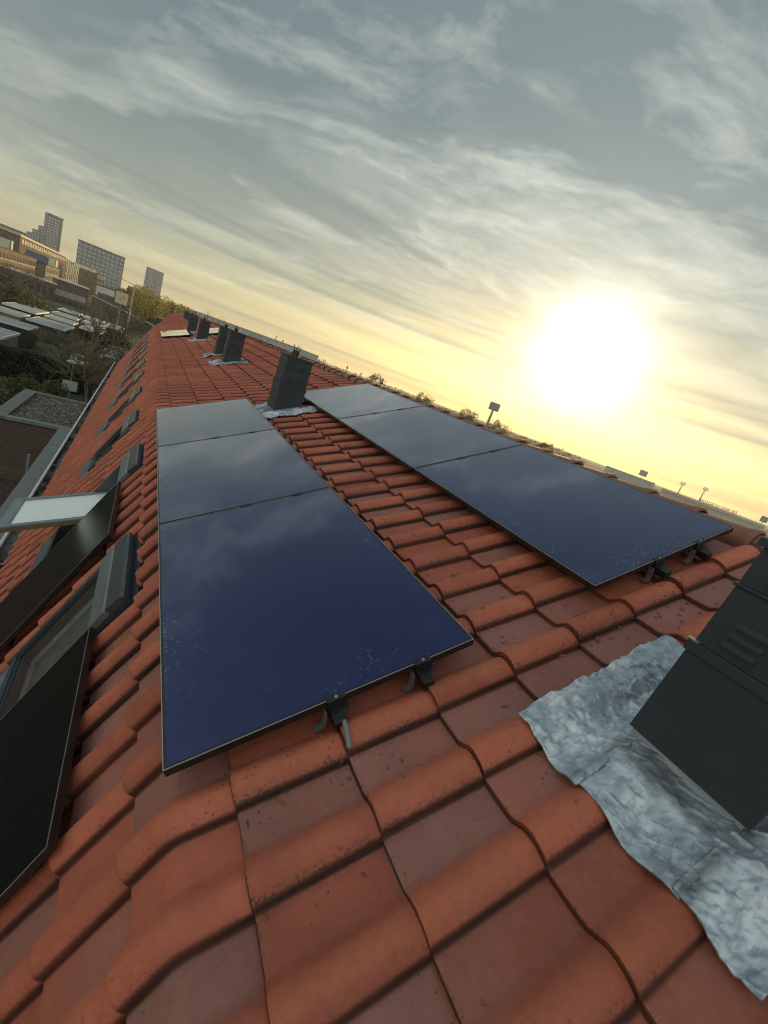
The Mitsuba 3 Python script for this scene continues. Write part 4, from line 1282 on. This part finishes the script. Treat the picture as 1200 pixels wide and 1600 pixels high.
SHEDS = [(-16.0, -11.2, 52.4, 59.0, 'grey_wall', 'nearest shed with white roof edge and a violet door at the left edge'),
         (-17.5, -11.5, 64.8, 69.5, 'white_edge', 'second nearest long grey shed roof with white edges at the left edge'),
         (-18.0, -14.4, 75.5, 81.0, 'sand', 'shed with a sand brick end wall behind the second shed'),
         (-13.8, -9.6, 75.0, 83.0, 'white_edge', 'grey flat shed right of the sand brick shed'),
         (-18.6, -14.6, 86.0, 96.0, 'white_edge', 'bluish shed roof with bright edge below the yellow green bush'),
         (-13.8, -10.2, 87.0, 93.0, 'sand', 'small shed with pale brick end beside the bluish shed roof'),
         (-9.4, -6.4, 86.0, 94.0, 'white_edge', 'grey shed seen through the bare tree twigs, nearer one'),
         (-14.6, -11.0, 97.5, 104, 'sand', 'far pale shed in the second row from the brick row'),
         (-10.4, -7.0, 98.0, 105, 'white_edge', 'grey shed seen through the bare tree twigs, farther one'),
         (-15.6, -12.2, 110, 117, 'white_edge', 'farthest left shed before the dark brick row'),
         (-11.6, -8.2, 110, 117, 'sand', 'farthest middle shed before the dark brick row'),
         (-7.6, -4.6, 106, 116, 'white_edge', 'farthest right shed before the long dark roof')]
for i, (x0, x1, y0, y1, kind, lb) in enumerate(SHEDS):
    k = thing('shed', lb, 'shed', 'flat roofed garden sheds')
    zt = -6.55
    put('wall', box(x0 + .12, x1 - .12, y0 + .12, y1 - .12, GROUND, zt - .16), {'grey_wall': 'brick_grey', 'white_edge': 'timber_dark', 'sand': 'brick_grey'}[kind], k)
    put('roof', box(x0 + .08, x1 - .08, y0 + .08, y1 - .08, zt - .16, zt - .03), 'roof_felt', k)
    fz0, fz1 = zt - .22, zt
    put('roof_edge', cat([box(x0, x1, y0, y0 + .10, fz0, fz1), box(x0, x1, y1 - .10, y1, fz0, fz1), box(x0, x0 + .10, y0 + .1, y1 - .1, fz0, fz1), box(x1 - .10, x1, y0 + .1, y1 - .1, fz0, fz1)]), 'fascia', k)
    put('door', box(x0 + .5, x0 + 1.5, y0 + .07, y0 + .13, GROUND, GROUND + 2.0), 'timber_blue' if i == 0 else 'timber_dark', k)
    if i == 0:
        put('violet_screen', box(x1 - 1.6, x1 - .2, y0 + .04, y0 + .115, GROUND, GROUND + 1.9), 'timber_blue', k)
        for q in range(3):
            put('window', box(x0 + 1.9 + q * .5, x0 + 2.3 + q * .5, y0 + .06, y0 + .13, GROUND + .7, GROUND + 1.9), 'fascia', k)
lean = thing('lean_to', 'small lean-to with a blue sheet roof among the gardens', 'shed')
bo = at(-6.5, 66.5)
put('roof', moved(box(-.95, .95, -1.1, 1.1, -.04, .04), frame([1, 0, 0], [0, .96, .28], [0, -.28, .96], [bo[0], bo[1], -7.1])), 'sheet_blue', lean)
put('posts', cat([tube([(bo[0] + x, bo[1] + y, GROUND), (bo[0] + x, bo[1] + y, -7.1 + .28 * y)], .05, 6) for x in (-.85, .85) for y in (-.9, .9)]), 'timber_dark', lean)
gh = thing('glasshouse', 'low glass roofed conservatory against the far end of the steep slope', 'conservatory')
put('wall', box(-4.0, -.6, 60, 74, GROUND, -6.6), 'brick_dark', gh)
Mg = frame([1, 0, 0], [0, 1, 0], [0, 0, 1], [0, 0, 0])
for i in range(8):
    put('pane', box(-4.1, -.6, 60 + i * 1.75 + .05, 60 + (i + 1) * 1.75 - .05, -6.58, -6.54), 'roof_felt' if i < 5 else 'pane_far', gh)
put('bars', cat([box(-4.15, -.58, 60 + i * 1.75 - .045, 60 + i * 1.75 + .045, -6.59, -6.48) for i in range(9)] + [box(-4.18, -4.1, 60, 74, -6.62, -6.5)]), 'galv', gh, kind='stuff')
st2 = thing('stepped_roof', 'bluish lean-to roof strip climbing beside the glass conservatory', 'shed')
put('roof', box(-4.9, -4.25, 62, 73, -7.2, -7.1), 'sheet_blue', st2)
put('wall', box(-4.85, -4.3, 62.1, 72.9, GROUND, -7.2), 'brick_dark', st2)

# ---- buildings on the left skyline
# sand coloured brick houses
b = Bld('brick_house', 'sand coloured brick house row at the left edge with a pale boxy top storey', 'house', np.array([-36.0, 110, GROUND]), 90)
W = 96.0
zt = .35 - GROUND
b.b('wall', (0, W, 0, 9, -.2, zt), 'brick_sand')
b.b('roof', (-.1, W + .1, -.15, 9.1, zt, zt + .25), 'roof_dark')
b.windows(2, W - 2, 1.0, zt - .4, 26, 3, .55, .5, 'window_dark', frame_=None, each=True)
b.many('sills', [(2, W - 2, -.12, 0.02, 1.0 + (zt - 1.4) / 3 * j + .25, 1.0 + (zt - 1.4) / 3 * j + .42) for j in range(3)], 'cream')
b.b('top_storey', (46, 64, .6, 8, zt + .25, zt + 2.4), 'concrete_blue')
b.b('bright_gable', (64, 66, .3, 8.2, zt + .25, zt + 2.6), 'cream')
b2 = Bld('brick_house', 'grey brown brick house with a bright box on its roof before the purple brick block', 'house', np.array([-33.5, 207, GROUND]), 90)
b2.b('wall', (0, 26, 0, 8, -.2, 8.6), 'brick_grey')
b2.b('roof', (-.2, 26.2, -.2, 8.2, 8.6, 8.95), 'roof_dark')
b2.windows(1, 25, .6, 8.3, 8, 3, .5, .55, 'window_dark')
b2.b('white_band', (-.1, 26.1, -.10, .0, 3.1, 3.35), 'fascia')
b2.b('roof_box', (6, 19, .5, 7, 8.95, 11.4), 'concrete_blue')
b2.b('bright_face', (19, 22.5, .3, 7.2, 8.95, 11.5), 'cream')
# purple brick block with a glazed end
b = Bld('office_block', 'long purple brick block with a row of top windows and a glazed end', 'office building', np.array([-47.5, 240, GROUND]), 91)
zt = 15.4
LB, LG = 96, 214
b.b('wall', (0, LB, 0, 14, -.2, zt), 'brick_purple')
b.b('glazed_end', (LB, LG, .3, 14, -.2, zt - .6), 'concrete_blue')
b.b('roof_edge', (-.3, LB + .3, -.3, 14.2, zt, zt + .7), 'concrete_far')
b.windows(2, LB - 2, zt - 2.6, zt - .6, 22, 1, .62, .8, 'window_far', each=True)
b.windows(4, LB - 4, 2, zt - 4.2, 9, 3, .34, .45, 'window_dark', frame_='cream', each=True)
for i in range(18):
    x = LB + .6 + i * 6.5
    b.b('mullion', (x, x + 1.1, -.05, .28, .5, zt - .7), 'concrete_far')
b.many('glass_bands', [(LB, LG, .18, .27, 1 + j * 3.4, 3.3 + j * 3.4) for j in range(4)], 'window_dark')
b.b('cream_corner', (LG + .2, LG + 4, -.2, 12, 2, zt + 1.2), 'cream')
# orange brick end building
b = Bld('brick_house', 'dark brick house with an orange sunlit end and white attic', 'house', at(-5.55, 330), 176)
b.b('wall', (-6.2, 2.2, 0, 9, -.2, zel(.45, 330) - GROUND), 'brick_dark')
b.b('sunlit_end', (2.2, 6.0, .3, 9, -.2, zel(.05, 330) - GROUND), 'brick_orange')
b.b('attic', (2.3, 5.8, .5, 8.8, zel(.05, 330) - GROUND, zel(.42, 330) - GROUND), 'cream')
b.windows(-5.8, 2.0, 2, 10.4, 4, 3, .5, .5, 'window_dark')
b.windows(2.4, 5.8, 2, 9.6, 3, 3, .5, .45, 'cream')
# white small houses right of it
b = Bld('low_house', 'low white house before the foot of the blue grey slab tower', 'house', at(-4.2, 300), 176)
b.b('wall', (-4.5, 4.5, 0, 8, -.2, zel(-.55, 300) - GROUND), 'fascia')
b.b('roof', (-4.8, 4.8, -.3, 8.3, zel(-.55, 300) - GROUND, zel(-.55, 300) - GROUND + .5), 'roof_dark')
b.windows(-4, 4, 1, 5.2, 4, 1, .5, .5, 'window_dark')
# dark brick row
b = Bld('dark_brick_row', 'dark brick row with a band of pale window frames above the sheds', 'house', at(-7.15, 172), 168)
zt = zel(-1.3, 172) - GROUND
b.b('wall', (-3.6, 4.6, 0, 8, -.2, zt), 'brick_dark')
b.b('roof_edge', (-3.8, 4.8, -.2, 8.2, zt, zt + .28), 'fascia')
b.windows(-3.2, 4.2, 1.8, 3.9, 7, 1, .62, .62, 'window_far', each=True, frame_='fascia')
b.windows(-3.2, 4.2, .2, 1.5, 5, 1, .6, .7, 'window_dark', each=True)
# white roofed workshops between
b = Bld('workshop', 'low workshop with a long white roof edge left of the dark brick row', 'workshop', at(-9.6, 168), 166)
zt = zel(-1.9, 168) - GROUND
b.b('wall', (-9.5, 4.2, 0, 7, -.2, zt), 'brick_dark')
b.b('roof_edge', (-9.7, 4.4, -.25, 7.2, zt, zt + .3), 'fascia')
b.windows(-9, 4, .6, zt - .4, 9, 1, .6, .6, 'window_dark')
# the long dark roof with a thin white line
A, Bp = at(-5.3, 235), at(.9, 150)
v = Bp - A; Ln = np.linalg.norm(v[:2]); fac = math.degrees(math.atan2(-v[1], v[0])) + 180 - 90
nn = np.array([v[1], -v[0], 0]) / Ln
fac = math.degrees(math.atan2(nn[0], nn[1]))
if nn @ (CAM - A) < 0:
    fac += 180
b = Bld('long_row', 'long dark brick row with a thin white gutter line below the willow', 'house', A if fac == 0 else A, fac)
xs = 1 if (apply(b.M, [[Ln, 0, 0]])[0][:2] - Bp[:2]) @ (apply(b.M, [[Ln, 0, 0]])[0][:2] - Bp[:2]) < 25 else -1
X0, X1 = (0, Ln) if xs > 0 else (-Ln, 0)
zt = 3.2
b.b('wall', (X0, X1, 0, 7, -.2, zt), 'brick_dark')
b.b('gutter_line', (X0 - .1, X1 + .1, -.35, -.05, zt, zt + .22), 'fascia')
sl = trimesh.convex.convex_hull(np.array([(x, y, z) for x in (X0, X1) for (y, z) in ((-.02, zt), (7, zt), (3.5, zt + 2.4))]))
put('roof', moved(sl, b.M), 'roof_dark', b.key)
b.windows(X0 + 2, X1 - 2, .6, zt - .3, 22, 1, .5, .6, 'window_dark', frame_='brick_red')
b.b('white_gable', (X1 - .1 if xs > 0 else X0 - .1, X1 + .15 if xs > 0 else X0 + .15, -.4, 5, .8, zt + 1.2), 'fascia')

# towers
b = Bld('apartment_tower', 'blue grey slab tower with a wide grid of pale windows', 'tower block', at(-5.05, 520), 178)
hw = 520 * math.tan(math.radians(1.93)); zt = zel(2.82, 520) - GROUND
b.b('wall', (-hw, hw, 0, 14, 0, zt), 'concrete_blue')
b.b('parapet', (-hw - .3, hw + .3, -.3, 14.3, zt, zt + .8), 'concrete_blue')
b.windows(-hw + .3, hw - .3, 4, zt - .8, 10, 9, .62, .58, 'window_far', each=True, proud=.25)
b.windows(-hw + .3, hw - .3, 4, zt - .8, 10, 9, .16, .4, 'window_dark', each=False, proud=.3, name='dark_light')
b = Bld('apartment_tower', 'slim grey tower standing alone behind the willow', 'tower block', at(-.3, 720), 170)
hw = 720 * math.tan(math.radians(.74)); zt = zel(2.92, 720) - GROUND
b.b('wall', (-hw, hw, 0, 12, 0, zt), 'concrete_blue')
b.b('bright_side', (hw, hw + .4, .2, 12, 0, zt - .5), 'cream')  # sunlit face, its light put into a paler colour than the front
b.windows(-hw + .5, hw - .5, 6, zt - 1, 8, 14, .6, .55, 'window_far', each=False, proud=.25)
b.windows(-hw + .5, hw - .5, 6, zt - 1, 8, 14, .16, .4, 'window_dark', each=False, proud=.3, name='dark_light')
b = Bld('stepped_tower', 'tall stepped tower with a cream banded sunny side', 'tower block', at(-8.9, 620), 160)
D = 620
xa = lambda a: D * math.tan(math.radians(a + 8.9)) / math.cos(math.radians(11))
zt = zel(3.95, D) - GROUND
b.b('wall', (xa(-9.38), xa(-8.32), 0, 13, 0, zt), 'concrete_blue')
b.b('cream_side', (xa(-8.32), xa(-8.32) + .6, .3, 13, 0, zt - 1.2), 'cream')
b.b('parapet', (xa(-9.40), xa(-8.30) + .9, -.3, 13.3, zt, zt + 1.0), 'concrete_blue')
b.windows(xa(-9.35), xa(-8.5), 6, zt - 1.5, 4, 17, .62, .5, 'window_far', each=False, proud=.25)
b.many('side_bands', [(xa(-8.32) + .58, xa(-8.32) + .72, .6, 12.6, 5 + j * 2.6, 6.1 + j * 2.6) for j in range(int((zt - 8) / 2.6))], 'window_brown')
for i, (a0, a1, e) in enumerate([(-9.76, -9.38, 2.75), (-10.14, -9.76, 2.25), (-10.52, -10.14, 1.85)]):
    z_ = zel(e, D) - GROUND
    k = b.b('step', (xa(a0), xa(a1), 1 + i * .4, 13, 0, z_), 'concrete_blue')
    b.windows(xa(a0) + .2, xa(a1) - .2, 6, z_ - .8, 2, 12, .6, .5, 'window_far', each=False, proud=.25, y=1 + i * .4)
b = Bld('banded_block', 'cream and brown banded apartment block at the left edge', 'apartment building', at(-11.95, 430), 160)
hw0, hw1 = -9.5, 9.3; zt = zel(1.45, 430) - GROUND
b.b('wall', (hw0, hw1, 0, 12, 0, zt), 'cream')
b.b('roof_edge', (hw0 - .2, hw1 + .2, -.3, 12.2, zt, zt + 1.2), 'window_brown')
b.many('balcony_bands', [(hw0 + 4, hw1 - .3, -.25, .05, 2.5 + j * 2.75, 3.9 + j * 2.75) for j in range(int((zt - 3) / 2.75))], 'window_brown')
b.b('stair_shaft', (hw0, hw0 + 3.4, -.35, 6, 0, zt - .6), 'concrete_blue')

# billboard and mast on the left
b = Bld('billboard', 'small cream billboard with a brown curl mark over the dark row', 'billboard', at(-2.85, 148, 0), 150)
zc = zel(-1.0, 148)
b.b('panel', (-1.55, 1.55, -.1, .1, zc - 1.55, zc + 1.55), 'board_cream')
b.b('frame', (-1.7, 1.7, .1, .25, zc - 1.7, zc + 1.7), 'roof_dark')
put('mark', moved(tube([(-.7, -.16, zc - .5), (-.2, -.16, zc + .1), (.25, -.16, zc + .65), (.6, -.16, zc + .2), (.5, -.16, zc - .5)], .12, 6), b.M), 'board_mark', b.key)
b.b('post', (-.15, .15, -.05, .2, GROUND, zc - 1.55), 'steel_far')
mast = thing('lamp_mast', 'tall double armed lamp mast in front of the willow', 'street lamp')
mo = at(-1.95, 110)
tz = zel(.75, 110)
put('pole', tube([mo, [mo[0], mo[1], tz]], [.14, .09], 8), 'galv', mast, smooth=50)
put('arms', tube([[mo[0] - 2.6, mo[1], tz + .2], [mo[0], mo[1], tz - .1], [mo[0] + 2.2, mo[1], tz + .1]], .055, 6), 'galv', mast)
put('lamp_head', moved(box(-.5, .5, -.15, .15, -.08, .08), frame([1, 0, 0], [0, 1, 0], [0, 0, 1], [mo[0] - 2.8, mo[1], tz + .2])), 'galv', mast)
put('lamp_head', moved(box(-.5, .5, -.15, .15, -.08, .08), frame([1, 0, 0], [0, 1, 0], [0, 0, 1], [mo[0] + 2.4, mo[1], tz + .1])), 'galv', mast)
m2 = thing('lamp_mast', 'street lamp mast standing in front of the glazed office end', 'street lamp')
mo = at(-7.65, 205); tz = zel(.5, 205)
put('pole', tube([mo, [mo[0], mo[1], tz]], [.17, .12], 8), 'galv', m2, smooth=50)
put('arms', tube([[mo[0] - 2.2, mo[1], tz + .4], [mo[0], mo[1], tz], [mo[0] + 2.2, mo[1], tz + .1]], .09, 6), 'galv', m2)

# ---- beyond the ridge
b = Bld('hall', 'long low grey hall with a pale roof line beyond the ridge, behind the chimneys', 'hall', at(3.6, 170), 200)
for i in range(12):
    pass
A, Bp = at(3.2, 230), at(14.3, 180)
v = Bp - A; Ln = float(np.linalg.norm(v[:2])); nn = np.array([v[1], -v[0], 0]) / Ln
fac = math.degrees(math.atan2(nn[0], nn[1]))
if nn @ (CAM - A) < 0:
    fac += 180
b.M = bframe(A, fac)
xs = 1 if np.linalg.norm(apply(b.M, [[Ln, 0, 0]])[0][:2] - Bp[:2]) < 5 else -1
zt = zel(.5, 200) - GROUND
cells = 14
for i in range(cells):
    x0, x1 = xs * Ln * i / cells, xs * Ln * (i + 1) / cells
    b.b('bay', (min(x0, x1) + .08, max(x0, x1) - .08, 0, 20, 0, zt - .6), 'hall_wall')
b.b('eaves', (min(0, xs * Ln), max(0, xs * Ln), -.25, 20, zt - .6, zt), 'concrete_far')

bb = Bld('billboard', 'billboard on a mast standing against the bright sky below the sun', 'billboard', at(41.8, 150, 0), 215)
z0, z1 = zel(1.62, 150), zel(2.62, 150)
bb.b('panel', (-1.75, 1.75, -.25, .25, z0, z1), 'steel_far')
bb.b('panel', (-1.6, 1.6, .6, .8, z0 + .2, z1 - .1), 'steel_far')
put('mast', moved(tube([(0, .25, GROUND), (0, .25, z0 + .3)], [.55, .38], 10), bb.M), 'steel_far', bb.key, smooth=50)
put('antenna', moved(tube([(0.1, .25, z1), (0.1, .25, z1 + 1.0)], .05, 5), bb.M), 'steel_far', bb.key)
wb = Bld('warehouse', 'pale flat warehouse just above the ridge, right of the sun', 'warehouse', at(59.7, 330), 240)
hw = 330 * math.tan(math.radians(2.75))
zt = zel(.10, 330) - GROUND
for i in range(6):
    wb.b('wall_panel', (-hw + i * hw / 3 + .05, -hw + (i + 1) * hw / 3 - .05, 0, 30, 0, zt - .7), 'hall_wall')
wb.b('roof', (-hw - .2, hw + .2, -.2, 30, zt - .7, zt), 'concrete_far')
tb = Bld('roof_sign', 'small square sign board on a short post over the warehouse', 'sign', at(60.9, 335, 0), 240)
z0, z1 = zel(.35, 335), zel(1.0, 335)
tb.b('board', (-2.4, 2.4, -.2, .2, z0, z1), 'steel_far')
tb.b('post', (-.2, .2, .21, .6, zel(-.1, 335), z1 - 1), 'steel_far')
stn = Bld('stadium', 'long pale stadium roof with thin letters on its edge at the right horizon', 'stadium', at(68.2, 560), 248)
hw = 560 * math.tan(math.radians(4.9))
zt = zel(-.08, 560) - GROUND
stn.b('wall', (-hw, hw, 3, 30, 0, zt - 2.4), 'concrete_far')
for i in range(12):
    x0 = -hw + i * hw / 6
    stn.b('roof_panel', (x0 + .12, x0 + hw / 6 - .12, 0, 34, zt - 2.4, zt), 'concrete_far')
# its lettering faces away: seen from behind it reads mirrored
tm = meshkit.text_mesh('DE ROO STADION', 3.0, .4, True)
tv = np.asarray(tm.vertices); wid = tv[:, 0].max()
x_l = 560 * math.tan(math.radians(-1.15)); sc = (560 * math.tan(math.radians(2.3)) - x_l) / wid
tv = np.stack([x_l + (wid - tv[:, 0]) * sc, 1.0 + tv[:, 2], zt + .25 + tv[:, 1]], 1)
put('letters', moved(trimesh.Trimesh(tv, np.asarray(tm.faces)[:, ::-1], process=False), stn.M), 'letter_dark', stn.key)
for i, (a0, e0, a1, e1, lb) in enumerate([(64.9, -.3, 65.05, 1.05, 'left stadium floodlight mast with a square lamp head'), (67.0, -.3, 67.3, 1.3, 'right stadium floodlight mast with a square lamp head')]):
    k = thing('floodlight', lb, 'floodlight', 'stadium floodlights')
    o = at(a0, 545)
    zz = zel(e1, 545)
    put('mast', tube([o, [o[0], o[1], zz]], [.8, .45], 8), 'steel_far', k, smooth=50)
    Mf = bframe(np.array([o[0], o[1], zz]), 230)
    put('lamp_rack', moved(cat([box(-2.6, 2.6, -.2, .2, -1.2 + q * .9, -.7 + q * .9) for q in range(4)] + [box(x - .1, x + .1, .2, .4, -1.3, 2.3) for x in (-1.8, 1.8)]), Mf), 'steel_far', k)
b = Bld('roof_sign', 'dark sign board at the extreme right beside the chimney', 'sign', at(72.7, 300, 0), 250)
b.b('board', (-1.6, 1.6, -.2, .2, zel(.15, 300), zel(.75, 300)), 'steel_far')
b.b('post', (-.15, .15, .21, .5, GROUND, zel(.5, 300)), 'steel_far')

# ---- the air: a thin haze that pales what is far
scene['haze_air'] = {'type': 'homogeneous', 'albedo': {'type': 'rgb', 'value': [0.95, 0.95, 0.95]}, 'sigma_t': {'type': 'rgb', 'value': [0.00035, 0.00035, 0.00035]}}
scene['haze'] = {'type': 'cube', 'to_world': T().translate([0, 30, 26]).scale([2600, 2600, 36.5]), 'bsdf': {'type': 'null'}, 'interior': {'type': 'ref', 'id': 'haze_air'}}
labels['haze'] = {'kind': 'stuff', 'label': 'thin evening haze over the city', 'category': 'haze'}
scene['camera']['medium'] = {'type': 'ref', 'id': 'haze_air'}
